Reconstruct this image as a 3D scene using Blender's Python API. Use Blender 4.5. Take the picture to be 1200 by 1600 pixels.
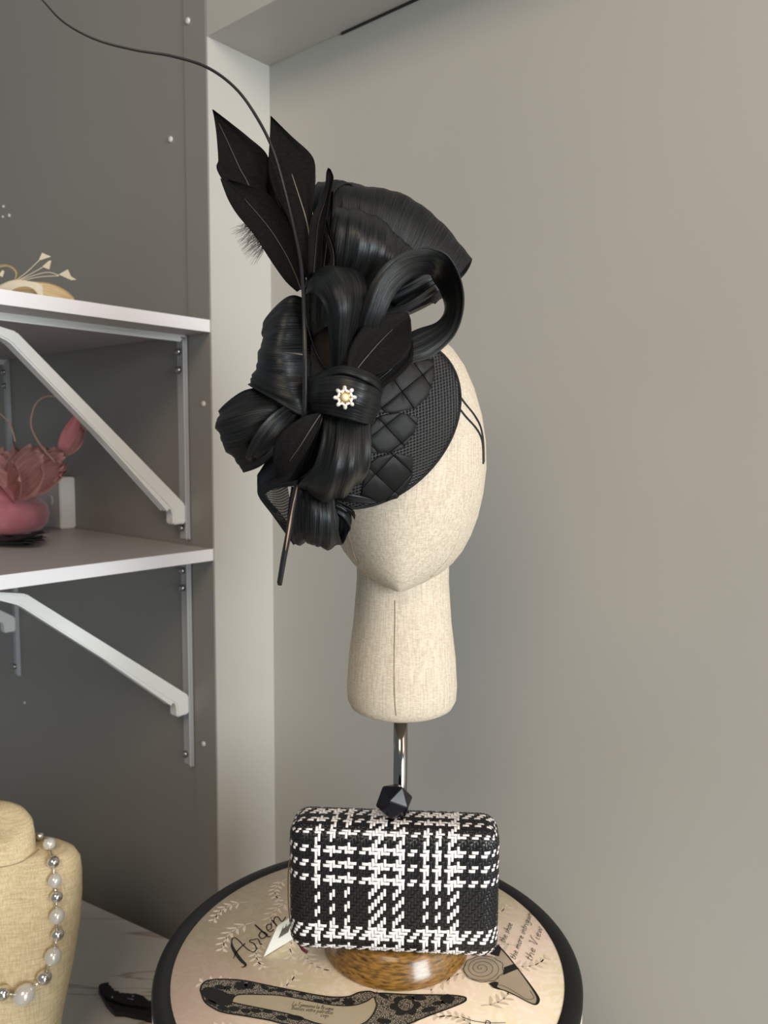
import bpy, bmesh, math, random
import numpy as np
from mathutils import Vector, Matrix
from mathutils.bvhtree import BVHTree

for o in list(bpy.data.objects):
    bpy.data.objects.remove(o)
random.seed(7)
rng = np.random.default_rng(7)
scene = bpy.context.scene
C = scene.collection

# ------------------------------------------------------------------ camera, world, lights, exposure
CAMZ = 1.65
FPX, PITCH, ROLL = 1220.7, 0.0912, 0.0057
cam_data = bpy.data.cameras.new('camera')
cam_data.sensor_fit = 'VERTICAL'
cam_data.sensor_height = 36.0
cam_data.lens = FPX / 1600.0 * 36.0
cam_data.clip_start = 0.02
cam_data.dof.use_dof = True
cam_data.dof.focus_distance = 0.66
cam_data.dof.aperture_fstop = 9.0
cam = bpy.data.objects.new('camera', cam_data)
C.objects.link(cam)
cam.matrix_world = (Matrix.Translation((0, 0, CAMZ)) @ Matrix.Rotation(math.pi / 2 - PITCH, 4, 'X')
                    @ Matrix.Rotation(ROLL, 4, 'Z'))
scene.camera = cam

world = bpy.data.worlds.new('world')
scene.world = world
world.use_nodes = True
wb = world.node_tree.nodes['Background']
wb.inputs[0].default_value = (0.88, 0.96, 1.0, 1)
wb.inputs[1].default_value = 0.24


def area_light(name, loc, target, size, size_y, power, col):
    l = bpy.data.lights.new(name, 'AREA')
    l.shape = 'RECTANGLE'
    l.size, l.size_y, l.energy, l.color = size, size_y, power, col
    o = bpy.data.objects.new(name, l)
    C.objects.link(o)
    o.location = loc
    o.rotation_euler = (Vector(target) - Vector(loc)).to_track_quat('-Z', 'Y').to_euler()
    return o


area_light('shop_window_daylight', (2.4, -2.5, 1.8), (0.0, 0.9, 1.45), 1.6, 2.0, 160, (0.93, 0.99, 1.0))
area_light('ceiling_lamp', (-0.5, -1.3, 3.2), (0.0, 1.0, 1.6), 1.0, 1.0, 25, (1.0, 0.78, 0.56))
area_light('warm_wall_fill', (1.25, -0.25, 2.35), (0.45, 0.8, 1.45), 0.5, 0.5, 7, (1.0, 0.66, 0.48))  # added fill that warms the right of the back wall, no known lamp

vs = scene.view_settings
vs.view_transform = 'Standard'
vs.look = 'None'
vs.exposure = 0.0
vs.gamma = 1.0
vs.use_curve_mapping = False


# ------------------------------------------------------------------ photograph frame -> world points
def ray(px, py):
    a, b = px - 600.0, py - 800.0
    A = a * math.cos(ROLL) + b * math.sin(ROLL)
    B = -a * math.sin(ROLL) + b * math.cos(ROLL)
    u, v = A / FPX, -B / FPX
    c, s = math.cos(PITCH), math.sin(PITCH)
    return Vector((u, c + v * s, -s + v * c))


CAM = Vector((0, 0, CAMZ))


def at(px, py, Y):
    r = ray(px, py)
    return CAM + r * (Y / r.y)


def onz(px, py, z):
    r = ray(px, py)
    return CAM + r * ((z - CAMZ) / r.z)


# ------------------------------------------------------------------ materials
def nd(nt, t, **kw):
    n = nt.nodes.new(t)
    for k, v in kw.items():
        setattr(n, k, v)
    return n


def base_mat(name, col, rough=0.5, metal=0.0, spec=0.5, coat=0.0, sheen=0.0):
    m = bpy.data.materials.new(name)
    m.use_nodes = True
    b = m.node_tree.nodes['Principled BSDF']
    b.inputs['Base Color'].default_value = (*col, 1)
    b.inputs['Roughness'].default_value = rough
    b.inputs['Metallic'].default_value = metal
    b.inputs['Specular IOR Level'].default_value = spec
    b.inputs['Coat Weight'].default_value = coat
    if name.startswith('black_silk'):
        b.inputs['Specular Tint'].default_value = (0.86, 0.94, 1.0, 1)
    b.inputs['Coat Roughness'].default_value = 0.15
    if sheen:
        b.inputs['Sheen Weight'].default_value = sheen
    return m


def streaks(name, c0, c1, rough, scale, coord='UV', bump=0.3, dist=0.0005, detail=3, spec=0.5, ramp=(0.35, 0.65),
            cross=None, sheen=0.0, coat=0.0, rot=(0, 0, 0), rough2=None):
    """noise stretched by `scale`, mixed between two colours and pressed into a fine relief"""
    m = base_mat(name, c0, rough, spec=spec, sheen=sheen, coat=coat)
    nt = m.node_tree
    b = nt.nodes['Principled BSDF']
    tc = nd(nt, 'ShaderNodeTexCoord')
    mp = nd(nt, 'ShaderNodeMapping')
    mp.inputs['Scale'].default_value = scale
    mp.inputs['Rotation'].default_value = rot
    nt.links.new(tc.outputs[coord], mp.inputs[0])
    n = nd(nt, 'ShaderNodeTexNoise')
    n.inputs['Scale'].default_value = 1.0
    n.inputs['Detail'].default_value = detail
    nt.links.new(mp.outputs[0], n.inputs['Vector'])
    fac = n.outputs[0]
    if cross:
        mp2 = nd(nt, 'ShaderNodeMapping')
        mp2.inputs['Scale'].default_value = cross
        mp2.inputs['Rotation'].default_value = rot
        nt.links.new(tc.outputs[coord], mp2.inputs[0])
        n2 = nd(nt, 'ShaderNodeTexNoise')
        n2.inputs['Scale'].default_value = 1.0
        n2.inputs['Detail'].default_value = detail
        nt.links.new(mp2.outputs[0], n2.inputs['Vector'])
        mx = nd(nt, 'ShaderNodeMath', operation='ADD')
        nt.links.new(n.outputs[0], mx.inputs[0])
        nt.links.new(n2.outputs[0], mx.inputs[1])
        hf = nd(nt, 'ShaderNodeMath', operation='MULTIPLY')
        hf.inputs[1].default_value = 0.5
        nt.links.new(mx.outputs[0], hf.inputs[0])
        fac = hf.outputs[0]
    r = nd(nt, 'ShaderNodeValToRGB')
    r.color_ramp.elements[0].position, r.color_ramp.elements[1].position = ramp
    r.color_ramp.elements[0].color = (*c0, 1)
    r.color_ramp.elements[1].color = (*c1, 1)
    nt.links.new(fac, r.inputs[0])
    nt.links.new(r.outputs[0], b.inputs['Base Color'])
    if rough2 is not None:
        mr = nd(nt, 'ShaderNodeMapRange')
        mr.inputs[1].default_value, mr.inputs[2].default_value = ramp
        mr.inputs[3].default_value, mr.inputs[4].default_value = rough, rough2
        nt.links.new(fac, mr.inputs[0])
        nt.links.new(mr.outputs[0], b.inputs['Roughness'])
    if bump:
        bp = nd(nt, 'ShaderNodeBump')
        bp.inputs['Strength'].default_value = bump
        bp.inputs['Distance'].default_value = dist
        nt.links.new(fac, bp.inputs['Height'])
        nt.links.new(bp.outputs[0], b.inputs['Normal'])
    return m


def weave_mat(name, c0, c1, scale, rough, coord='UV', sheer=False, spec=0.5):
    """over-and-under open weave: two crossed sine waves"""
    m = base_mat(name, c0, rough, spec=spec)
    nt = m.node_tree
    b = nt.nodes['Principled BSDF']
    tc = nd(nt, 'ShaderNodeTexCoord')
    outs = []
    for ax in ('X', 'Y'):
        w = nd(nt, 'ShaderNodeTexWave', wave_type='BANDS', bands_direction=ax)
        w.inputs['Scale'].default_value = scale
        w.inputs['Distortion'].default_value = 0.6
        w.inputs['Detail'].default_value = 1.0
        w.inputs['Detail Scale'].default_value = 3.0
        nt.links.new(tc.outputs[coord], w.inputs['Vector'])
        outs.append(w.outputs['Fac'])
    mx = nd(nt, 'ShaderNodeMath', operation='MAXIMUM')
    nt.links.new(outs[0], mx.inputs[0])
    nt.links.new(outs[1], mx.inputs[1])
    r = nd(nt, 'ShaderNodeValToRGB')
    r.color_ramp.elements[0].position, r.color_ramp.elements[1].position = 0.35, 0.95
    r.color_ramp.elements[0].color = (*c0, 1)
    r.color_ramp.elements[1].color = (*c1, 1)
    nt.links.new(mx.outputs[0], r.inputs[0])
    nt.links.new(r.outputs[0], b.inputs['Base Color'])
    bp = nd(nt, 'ShaderNodeBump')
    bp.inputs['Strength'].default_value = 0.9
    bp.inputs['Distance'].default_value = 0.001
    nt.links.new(mx.outputs[0], bp.inputs['Height'])
    nt.links.new(bp.outputs[0], b.inputs['Normal'])
    if sheer:
        mr = nd(nt, 'ShaderNodeMapRange')
        mr.inputs[1].default_value, mr.inputs[2].default_value = 0.55, 0.8
        mr.inputs[3].default_value, mr.inputs[4].default_value = 0.6, 1.0
        nt.links.new(mx.outputs[0], mr.inputs[0])
        nt.links.new(mr.outputs[0], b.inputs['Alpha'])
    return m


M = {}
M['wall'] = streaks('pale_grey_laminate', (0.47, 0.46, 0.43), (0.485, 0.475, 0.445), 0.38, (3, 3, 3), 'Object', bump=0.02, dist=0.001)
M['panel'] = streaks('dark_grey_laminate', (0.255, 0.245, 0.225), (0.265, 0.255, 0.235), 0.42, (3, 3, 3), 'Object', bump=0.02, dist=0.001)
M['gap'] = base_mat('dark_joint', (0.02, 0.018, 0.016), 0.8)
M['shelf_face'] = base_mat('grey_shelf_laminate', (0.47, 0.45, 0.455), 0.45)
M['shelf_edge'] = base_mat('white_edge_banding', (0.80, 0.79, 0.83), 0.45)
M['bracket'] = base_mat('white_powder_coat', (0.74, 0.75, 0.74), 0.35)
M['bracket_arm'] = base_mat('silver_grey_powder_coat', (0.46, 0.47, 0.49), 0.35)
M['screw'] = base_mat('screw_steel', (0.42, 0.41, 0.40), 0.3, 1.0)
M['cap'] = base_mat('white_plastic_cap', (0.62, 0.60, 0.56), 0.4)
M['socket'] = base_mat('white_socket_plastic', (0.70, 0.69, 0.66), 0.4)
M['chrome'] = base_mat('dark_chrome', (0.30, 0.285, 0.27), 0.10, 1.0)
M['linen'] = streaks('natural_linen', (0.51, 0.44, 0.34), (0.72, 0.64, 0.525), 0.9, (760, 760, 12), 'Object', bump=0.3, dist=0.0005,
                     cross=(260, 260, 1100), ramp=(0.36, 0.60), spec=0.12)
M['burlap'] = streaks('golden_linen', (0.50, 0.39, 0.22), (0.74, 0.62, 0.40), 0.85, (700, 700, 60), 'Object', bump=0.5, dist=0.0008,
                      cross=(60, 60, 700), ramp=(0.34, 0.62), spec=0.2)
M['seam'] = base_mat('linen_seam_shadow', (0.30, 0.23, 0.16), 0.9)
M['silk'] = streaks('black_silk_abaca', (0.001, 0.001, 0.0012), (0.0165, 0.017, 0.018), 0.36, (0.02, 0.9, 1), 'UV', bump=0.8, dist=0.0006,
                    detail=3, ramp=(0.36, 0.74), spec=0.42, rough2=0.46)
M['silk_fan'] = streaks('black_silk_abaca_thin', (0.0015, 0.0015, 0.0018), (0.020, 0.0205, 0.0205), 0.44, (0.02, 0.9, 1), 'UV', bump=0.8, dist=0.0006,
                        detail=3, ramp=(0.32, 0.76), spec=0.3, rough2=0.52)
M['feather'] = streaks('black_feather_vane', (0.003, 0.0028, 0.0028), (0.009, 0.008, 0.0082), 0.62, (70, 10, 1), 'UV', bump=0.2, dist=0.0003,
                       detail=4, ramp=(0.3, 0.75), spec=0.08, rot=(0, 0, 0.5))
M['rachis'] = base_mat('grey_feather_shaft', (0.05, 0.045, 0.042), 0.4)
M['rachis_pale'] = base_mat('pale_feather_shaft', (0.20, 0.175, 0.14), 0.4)
M['quill'] = base_mat('black_quill', (0.014, 0.013, 0.014), 0.3)
M['tan'] = base_mat('tan_quill_core', (0.42, 0.27, 0.18), 0.5)
M['sinamay'] = weave_mat('black_sinamay', (0.0015, 0.0015, 0.0015), (0.034, 0.034, 0.036), 8.0, 0.45)
M['sheer'] = weave_mat('sheer_black_net', (0.010, 0.010, 0.009), (0.030, 0.030, 0.028), 9.0, 0.6, sheer=True)
M['binding'] = streaks('black_bias_binding', (0.002, 0.002, 0.002), (0.006, 0.006, 0.006), 0.8, (300, 300, 300), 'Object', bump=0.3, dist=0.0003)
M['satin'] = base_mat('black_satin_quill_strip', (0.006, 0.006, 0.006), 0.5, spec=0.22)
M['elastic'] = base_mat('black_elastic', (0.012, 0.012, 0.016), 0.6)
M['gold'] = base_mat('gold_setting', (0.83, 0.62, 0.28), 0.2, 1.0)
M['pearl'] = base_mat('pearl', (0.74, 0.71, 0.66), 0.22, 0.35, 0.6, coat=0.6, sheen=0.2)
M['cream_pearl'] = base_mat('cream_pearl', (0.90, 0.78, 0.52), 0.2, coat=0.5)
M['crystal'] = base_mat('crystal', (0.95, 0.86, 0.78), 0.08, 0.35, 1.0, coat=1.0)
M['silver'] = base_mat('silver_bead', (0.80, 0.76, 0.70), 0.10, 1.0)
M['strand_b'] = base_mat('black_woven_strand', (0.010, 0.010, 0.012), 0.34, spec=0.5)
M['strand_w'] = base_mat('white_woven_strand', (0.86, 0.84, 0.85), 0.42)
M['bag_body'] = base_mat('black_bag_lining', (0.004, 0.004, 0.004), 0.7)
M['clasp'] = base_mat('black_enamel', (0.006, 0.006, 0.010), 0.2, spec=0.4)
M['clasp_edge'] = base_mat('worn_clasp_edge', (0.55, 0.53, 0.5), 0.25, 1.0)
M['card'] = base_mat('white_card', (0.84, 0.84, 0.78), 0.6)
M['ink'] = base_mat('black_print', (0.012, 0.013, 0.012), 0.6)
M['ink_grey'] = base_mat('grey_print', (0.10, 0.10, 0.095), 0.6)
M['maroon'] = base_mat('maroon_ribbon', (0.085, 0.008, 0.022), 0.5)
M['string'] = base_mat('tan_string', (0.30, 0.22, 0.13), 0.8)
M['box_side'] = base_mat('cream_box_board', (0.70, 0.66, 0.58), 0.6)
M['box_edge'] = base_mat('black_lid_border', (0.010, 0.011, 0.012), 0.5)
M['insole'] = streaks('printed_insole_beige', (0.50, 0.43, 0.29), (0.58, 0.51, 0.36), 0.5, (20, 20, 20), 'Object', bump=0)
M['toe'] = streaks('printed_toe_beige', (0.52, 0.44, 0.32), (0.62, 0.54, 0.41), 0.5, (20, 20, 20), 'Object', bump=0)
M['damask'] = base_mat('pale_printed_leaf', (0.91, 0.79, 0.64), 0.5)
M['pink'] = streaks('dusty_pink_felt', (0.40, 0.13, 0.16), (0.48, 0.17, 0.20), 0.8, (40, 40, 40), 'Object', bump=0.1, dist=0.001, sheen=0.3)
M['pink_feather'] = streaks('dusty_pink_feather', (0.42, 0.19, 0.175), (0.56, 0.29, 0.26), 0.7, (3, 20, 1), 'UV', bump=0.1)
M['rose'] = streaks('rose_feather', (0.50, 0.16, 0.18), (0.60, 0.24, 0.25), 0.7, (3, 20, 1), 'UV', bump=0.1)
M['rose_quill'] = base_mat('pale_rose_quill', (0.42, 0.27, 0.22), 0.5)
M['straw'] = streaks('golden_straw', (0.42, 0.29, 0.13), (0.66, 0.51, 0.30), 0.5, (1.5, 24, 1), 'UV', bump=0.3)
M['cream_feather'] = streaks('cream_feather', (0.60, 0.54, 0.40), (0.72, 0.66, 0.52), 0.7, (3, 20, 1), 'UV', bump=0.1)
M['dark_feather'] = base_mat('navy_black_feather', (0.007, 0.007, 0.011), 0.7)
M['lilac_card'] = base_mat('lilac_white_card', (0.52, 0.50, 0.60), 0.5)
M['clip'] = base_mat('black_plastic', (0.006, 0.006, 0.007), 0.35)
M['floor'] = streaks('grey_floor', (0.20, 0.19, 0.18), (0.26, 0.25, 0.23), 0.6, (4, 4, 4), 'Object', bump=0)
M['cabinet'] = base_mat('white_cabinet_front', (0.55, 0.53, 0.50), 0.5)


def wood_mat():
    m = streaks('golden_brown_wood', (0.060, 0.026, 0.006), (0.34, 0.17, 0.028), 0.28, (120, 170, 620), 'Object', bump=0.12, dist=0.0004,
                detail=8, ramp=(0.32, 0.66), coat=0.5)
    return m


M['wood'] = wood_mat()


def marble_mat():
    m = base_mat('white_veined_marble', (0.56, 0.54, 0.50), 0.22, coat=0.2)
    nt = m.node_tree
    b = nt.nodes['Principled BSDF']
    tc = nd(nt, 'ShaderNodeTexCoord')
    mp = nd(nt, 'ShaderNodeMapping')
    mp.inputs['Rotation'].default_value = (0, 0, -0.35)
    mp.inputs['Scale'].default_value = (0.7, 4.2, 1)
    nt.links.new(tc.outputs['Object'], mp.inputs[0])
    n = nd(nt, 'ShaderNodeTexNoise')
    n.inputs['Scale'].default_value = 2.2
    n.inputs['Detail'].default_value = 5
    n.inputs['Distortion'].default_value = 0.6
    nt.links.new(mp.outputs[0], n.inputs['Vector'])
    r = nd(nt, 'ShaderNodeValToRGB')
    e = r.color_ramp.elements
    e[0].position, e[0].color = 0.0, (0.56, 0.54, 0.50, 1)
    e[1].position, e[1].color = 1.0, (0.60, 0.58, 0.54, 1)
    for pos, col in ((0.485, (0.55, 0.53, 0.49, 1)), (0.50, (0.33, 0.27, 0.24, 1)), (0.515, (0.56, 0.54, 0.50, 1))):
        k = e.new(pos)
        k.color = col
    nt.links.new(n.outputs[0], r.inputs[0])
    nt.links.new(r.outputs[0], b.inputs['Base Color'])
    return m


M['marble'] = marble_mat()


def paper_mat():
    m = base_mat('blush_and_sage_print_paper', (0.68, 0.56, 0.44), 0.42, spec=0.4)
    nt = m.node_tree
    b = nt.nodes['Principled BSDF']
    tc = nd(nt, 'ShaderNodeTexCoord')
    n = nd(nt, 'ShaderNodeTexNoise')
    n.inputs['Scale'].default_value = 9.0
    n.inputs['Detail'].default_value = 3
    n.inputs['Distortion'].default_value = 0.8
    nt.links.new(tc.outputs['Object'], n.inputs['Vector'])
    r = nd(nt, 'ShaderNodeValToRGB')
    e = r.color_ramp.elements
    e[0].position, e[0].color = 0.36, (0.78, 0.68, 0.45, 1)
    e[1].position, e[1].color = 0.66, (0.90, 0.69, 0.57, 1)
    nt.links.new(n.outputs[0], r.inputs[0])
    v = nd(nt, 'ShaderNodeTexNoise')
    v.inputs['Scale'].default_value = 55.0
    v.inputs['Detail'].default_value = 2
    v.inputs['Distortion'].default_value = 2.5
    nt.links.new(tc.outputs['Object'], v.inputs['Vector'])
    r2 = nd(nt, 'ShaderNodeValToRGB')
    r2.color_ramp.elements[0].position, r2.color_ramp.elements[0].color = 0.50, (0, 0, 0, 1)
    r2.color_ramp.elements[1].position, r2.color_ramp.elements[1].color = 0.56, (0.5, 0.5, 0.5, 1)
    nt.links.new(v.outputs[0], r2.inputs[0])
    mix = nd(nt, 'ShaderNodeMix', data_type='RGBA')
    nt.links.new(r2.outputs[0], mix.inputs[0])
    nt.links.new(r.outputs[0], mix.inputs[6])
    mix.inputs[7].default_value = (0.92, 0.80, 0.66, 1)
    nt.links.new(mix.outputs[2], b.inputs['Base Color'])
    return m


M['paper'] = paper_mat()


def lace_mat():
    m = base_mat('printed_black_net', (0.3, 0.27, 0.2), 0.5)
    nt = m.node_tree
    b = nt.nodes['Principled BSDF']
    tc = nd(nt, 'ShaderNodeTexCoord')
    v = nd(nt, 'ShaderNodeTexVoronoi', feature='DISTANCE_TO_EDGE')
    v.inputs['Scale'].default_value = 620.0
    nt.links.new(tc.outputs['Object'], v.inputs['Vector'])
    r = nd(nt, 'ShaderNodeValToRGB')
    r.color_ramp.elements[0].position, r.color_ramp.elements[0].color = 0.10, (0.035, 0.034, 0.03, 1)
    r.color_ramp.elements[1].position, r.color_ramp.elements[1].color = 0.22, (0.50, 0.44, 0.34, 1)
    nt.links.new(v.outputs['Distance'], r.inputs[0])
    nt.links.new(r.outputs[0], b.inputs['Base Color'])
    return m


M['lace'] = lace_mat()


# ------------------------------------------------------------------ object helpers
def thing(name, label, cat, loc=(0, 0, 0), group=None):
    o = bpy.data.objects.new(name, None)
    o.empty_display_size = 0.02
    C.objects.link(o)
    o.location = loc
    o['label'], o['category'] = label, cat
    if group:
        o['group'] = group
    return o


def wloc(o):
    v = Vector(o.location)
    return v + wloc(o.parent) if o.parent else v


def mesh(name, verts, faces, mat, parent=None, smooth=True, uvs=None, label=None, solid=0.0, subsurf=0, kind=None, offset=0.0):
    """world-space vertices -> one mesh object, child of parent"""
    off = wloc(parent) if parent else Vector((0, 0, 0))
    me = bpy.data.meshes.new(name)
    me.from_pydata([Vector(v) - off for v in verts], [], faces)
    if smooth:
        me.polygons.foreach_set('use_smooth', [True] * len(me.polygons))
    if uvs is not None:
        ul = me.uv_layers.new(name='UVMap')
        li = np.empty(len(me.loops), dtype=np.int32)
        me.loops.foreach_get('vertex_index', li)
        ul.data.foreach_set('uv', np.asarray(uvs, dtype=np.float32)[li].ravel())
    me.materials.append(M[mat])
    o = bpy.data.objects.new(name, me)
    C.objects.link(o)
    o.parent = parent
    if label:
        o['label'] = label
    if kind:
        o['kind'] = kind
    if solid:
        s = o.modifiers.new('thick', 'SOLIDIFY')
        s.thickness = solid
        s.offset = offset
    if subsurf:
        s = o.modifiers.new('smooth', 'SUBSURF')
        s.levels = s.render_levels = subsurf
    return o


def structure(o, label=None):
    o['kind'] = 'structure'
    if label:
        o['label'] = label
    return o


def from_bm(name, bm, mat, parent=None, smooth=False, label=None):
    bmesh.ops.recalc_face_normals(bm, faces=bm.faces)
    bm.verts.ensure_lookup_table()
    vs_ = [v.co.copy() for v in bm.verts]
    fs = [[v.index for v in f.verts] for f in bm.faces]
    bm.free()
    return mesh(name, vs_, fs, mat, parent, smooth, label=label)


def prism(name, poly, z0, z1, mat, parent=None, bevel=0.0, label=None, smooth=False):
    """polygon in plan, extruded upwards"""
    bm = bmesh.new()
    lo = [bm.verts.new((p[0], p[1], z0)) for p in poly]
    hi = [bm.verts.new((p[0], p[1], z1)) for p in poly]
    bm.faces.new(lo[::-1])
    bm.faces.new(hi)
    n = len(poly)
    for i in range(n):
        bm.faces.new((lo[i], lo[(i + 1) % n], hi[(i + 1) % n], hi[i]))
    if bevel:
        bmesh.ops.bevel(bm, geom=list(bm.edges), offset=bevel, segments=2, affect='EDGES')
    return from_bm(name, bm, mat, parent, smooth, label)


def hexa(name, corners, mat, parent=None, bevel=0.0, label=None, smooth=False):
    """box from 8 corners: bottom ring 4, top ring 4"""
    bm = bmesh.new()
    v = [bm.verts.new(c) for c in corners]
    for f in ((3, 2, 1, 0), (4, 5, 6, 7), (0, 1, 5, 4), (1, 2, 6, 5), (2, 3, 7, 6), (3, 0, 4, 7)):
        bm.faces.new([v[i] for i in f])
    if bevel:
        bmesh.ops.bevel(bm, geom=list(bm.edges), offset=bevel, segments=2, affect='EDGES')
    return from_bm(name, bm, mat, parent, smooth, label)


def catmull(P, n):
    """P (k,...) -> (n,...) uniform Catmull-Rom"""
    P = np.asarray(P, dtype=float)
    k = len(P)
    if k == 2:
        t = np.linspace(0, 1, n).reshape((-1,) + (1,) * (P.ndim - 1))
        return P[0] * (1 - t) + P[1] * t
    Q = np.concatenate([(2 * P[0] - P[1])[None], P, (2 * P[-1] - P[-2])[None]])
    t = np.linspace(0, k - 1, n)
    i = np.minimum(t.astype(int), k - 2)
    u = (t - i).reshape((-1,) + (1,) * (P.ndim - 1))
    p0, p1, p2, p3 = Q[i], Q[i + 1], Q[i + 2], Q[i + 3]
    return 0.5 * ((2 * p1) + (-p0 + p2) * u + (2 * p0 - 5 * p1 + 4 * p2 - p3) * u ** 2 + (-p0 + 3 * p1 - 3 * p2 + p3) * u ** 3)


def tube(name, pts, radii, mat, parent=None, sides=8, n=None, label=None, caps=True, flat=1.0, kind=None):
    P = np.array([list(p) for p in pts], dtype=float)
    R = np.array(radii if hasattr(radii, '__len__') else [radii] * len(P), dtype=float)
    if n:
        P, R = catmull(P, n), np.abs(catmull(R[:, None], n)[:, 0])
    verts, faces = tube_data(P, R, sides, flat)
    if caps:
        faces.append(list(range(sides))[::-1])
        faces.append([len(P) * sides - sides + i for i in range(sides)])
    return mesh(name, verts, faces, mat, parent, label=label, kind=kind)


def tube_data(P, R, sides, flat=1.0):
    verts, faces = [], []
    ref = Vector((0.13, 0.97, 0.21))
    for i in range(len(P)):
        t = Vector(P[min(i + 1, len(P) - 1)] - P[max(i - 1, 0)])
        if t.length < 1e-12:
            t = Vector((0, 0, 1))
        t.normalize()
        a = t.cross(ref)
        if a.length < 1e-4:
            a = t.cross(Vector((1, 0, 0)))
        a.normalize()
        b = t.cross(a)
        for k in range(sides):
            w = 2 * math.pi * k / sides
            verts.append(Vector(P[i]) + a * (math.cos(w) * R[i]) + b * (math.sin(w) * R[i] * flat))
    for i in range(len(P) - 1):
        for k in range(sides):
            k2 = (k + 1) % sides
            faces.append((i * sides + k, i * sides + k2, (i + 1) * sides + k2, (i + 1) * sides + k))
    return verts, faces


def lathe(name, prof, centre, mat, parent=None, n=64, label=None, smooth=True, caps=True):
    """prof: (r, z) world z, spun round centre (x, y)"""
    verts, faces = [], []
    for r, z in prof:
        for k in range(n):
            w = 2 * math.pi * k / n
            verts.append(Vector((centre[0] + r * math.cos(w), centre[1] + r * math.sin(w), z)))
    m = len(prof)
    for i in range(m - 1):
        for k in range(n):
            k2 = (k + 1) % n
            faces.append((i * n + k, i * n + k2, (i + 1) * n + k2, (i + 1) * n + k))
    if caps and prof[0][0] > 1e-6:
        faces.append(list(range(n))[::-1])
    if caps and prof[-1][0] > 1e-6:
        faces.append([(m - 1) * n + k for k in range(n)])
    return mesh(name, verts, faces, mat, parent, smooth, label=label)


def sphere_data(c, r, seg=16, ring=10, axis=None, stretch=1.0):
    bm = bmesh.new()
    bmesh.ops.create_uvsphere(bm, u_segments=seg, v_segments=ring, radius=r)
    q = Vector(axis).to_track_quat('Z', 'Y').to_matrix() if axis is not None else Matrix.Identity(3)
    for v in bm.verts:
        p = v.co.copy()
        p.z *= stretch
        v.co = q @ p + Vector(c)
    return bm


def ball(name, c, r, mat, parent=None, label=None, axis=None, stretch=1.0, seg=20, ring=12):
    return from_bm(name, sphere_data(c, r, seg, ring, axis, stretch), mat, parent, True, label)


# ------------------------------------------------------------------ the room: walls, post, beam
AL = 0.8654
D = Vector((-math.sin(AL), math.cos(AL), 0))       # along the panelled wall, away to the left
N = Vector((math.cos(AL), math.sin(AL), 0))        # into the wall
P0 = Vector((-0.2613, 1.19, 0))                    # front corner where panel and post meet
POST = 0.1165
Q0 = P0 + N * POST
ZS = CAMZ + 0.580                                  # beam soffit
TOP = 2.75
UP = Vector((0, 0, 1))


def wbox(name, o, t0, t1, s0, s1, z0, z1, mat, parent=None, bevel=0.0, label=None, smooth=False):
    """box in the wall frame: t along D, s out of the wall (-N)"""
    def c(t, s, z):
        p = o + D * t - N * s
        return Vector((p.x, p.y, z))
    return hexa(name, [c(t0, s0, z0), c(t1, s0, z0), c(t1, s1, z0), c(t0, s1, z0),
                       c(t0, s0, z1), c(t1, s0, z1), c(t1, s1, z1), c(t0, s1, z1)], mat, parent, bevel, label, smooth)


wall_left = structure(wbox('wall_left', P0, 0.0, 1.7, -POST, 0.0, 0, TOP, 'panel'), 'dark grey panelled wall behind the white shelves')
trim = structure(wbox('trim_1', P0, 0.0, 0.053, 0.0, 0.0016, 0, TOP, 'panel', bevel=0.0006), 'narrow grey edge board at the end of the shelves')
post = structure(wbox('wall_post', P0, -0.004, 0.0, -POST, 0.0016, 0, ZS, 'wall'), 'narrow pale return of the wall')
wall_back = structure(wbox('wall_back', Q0, -2.1, 0.4, -0.05, 0.0, 0, TOP, 'wall'), 'smooth pale grey wall behind the head')
beam = structure(wbox('trim_2', P0, -2.1, 0.0, -POST, 0.0, ZS, TOP, 'wall', bevel=0.0008), 'pale boxed beam over the recess')
gap = structure(wbox('trim_3', Q0, -1.6, -0.16, 0.0, 0.0025, ZS - 0.003, ZS, 'gap'), 'dark open joint under the beam')
floor = structure(mesh('floor', [(-3, -2.5, 0), (3, -2.5, 0), (3, 3, 0), (-3, 3, 0)], [(0, 1, 2, 3)], 'floor', smooth=False), 'grey floor')


def wall_point(px, py, o=P0, s=0.0):
    """photo point on the plane of the panelled wall"""
    r = ray(px, py)
    q = o - N * s
    k = (q - CAM).dot(N) / r.dot(N)
    return CAM + r * k


def disc(name, c, nrm, r, h, mat, parent, label=None, seg=20, dome=True):
    q = nrm.to_track_quat('Z', 'Y').to_matrix()
    prof = [(r, 0), (r, h * 0.5), (r * 0.8, h * 0.9), (r * 0.4, h), (0.0001, h)] if dome else [(r, 0), (r, h), (0.0001, h)]
    verts, faces = [], []
    for rr, z in prof:
        for k in range(seg):
            w = 2 * math.pi * k / seg
            verts.append(c + q @ Vector((rr * math.cos(w), rr * math.sin(w), z)))
    for i in range(len(prof) - 1):
        for k in range(seg):
            k2 = (k + 1) % seg
            faces.append((i * seg + k, i * seg + k2, (i + 1) * seg + k2, (i + 1) * seg + k))
    return mesh(name, verts, faces, mat, parent, True, label=label)


for px, py, r in ((267, 218, 4.2), (15, 337, 3.2), (6, 323, 2.5), (5, 339, 2.2), (39, 1098, 2.5)):
    disc('screw_cap', wall_point(px, py), -N, r / FPX * 1.3, 0.003, 'cap', wall_left)
for px, py, r in ((294, 33, 4.6), (318.5, 631, 4.2), (318.5, 1162, 4.2)):
    disc('screw_cap', wall_point(px, py, s=0.0016), -N, r / FPX * 1.22, 0.003, 'cap', trim)
wbox('hinge_plate', wall_point(306, 4, s=0.0016), -0.006, 0.006, 0, 0.003, CAMZ + 0.655, CAMZ + 0.685, 'cap', trim, bevel=0.001)

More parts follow.
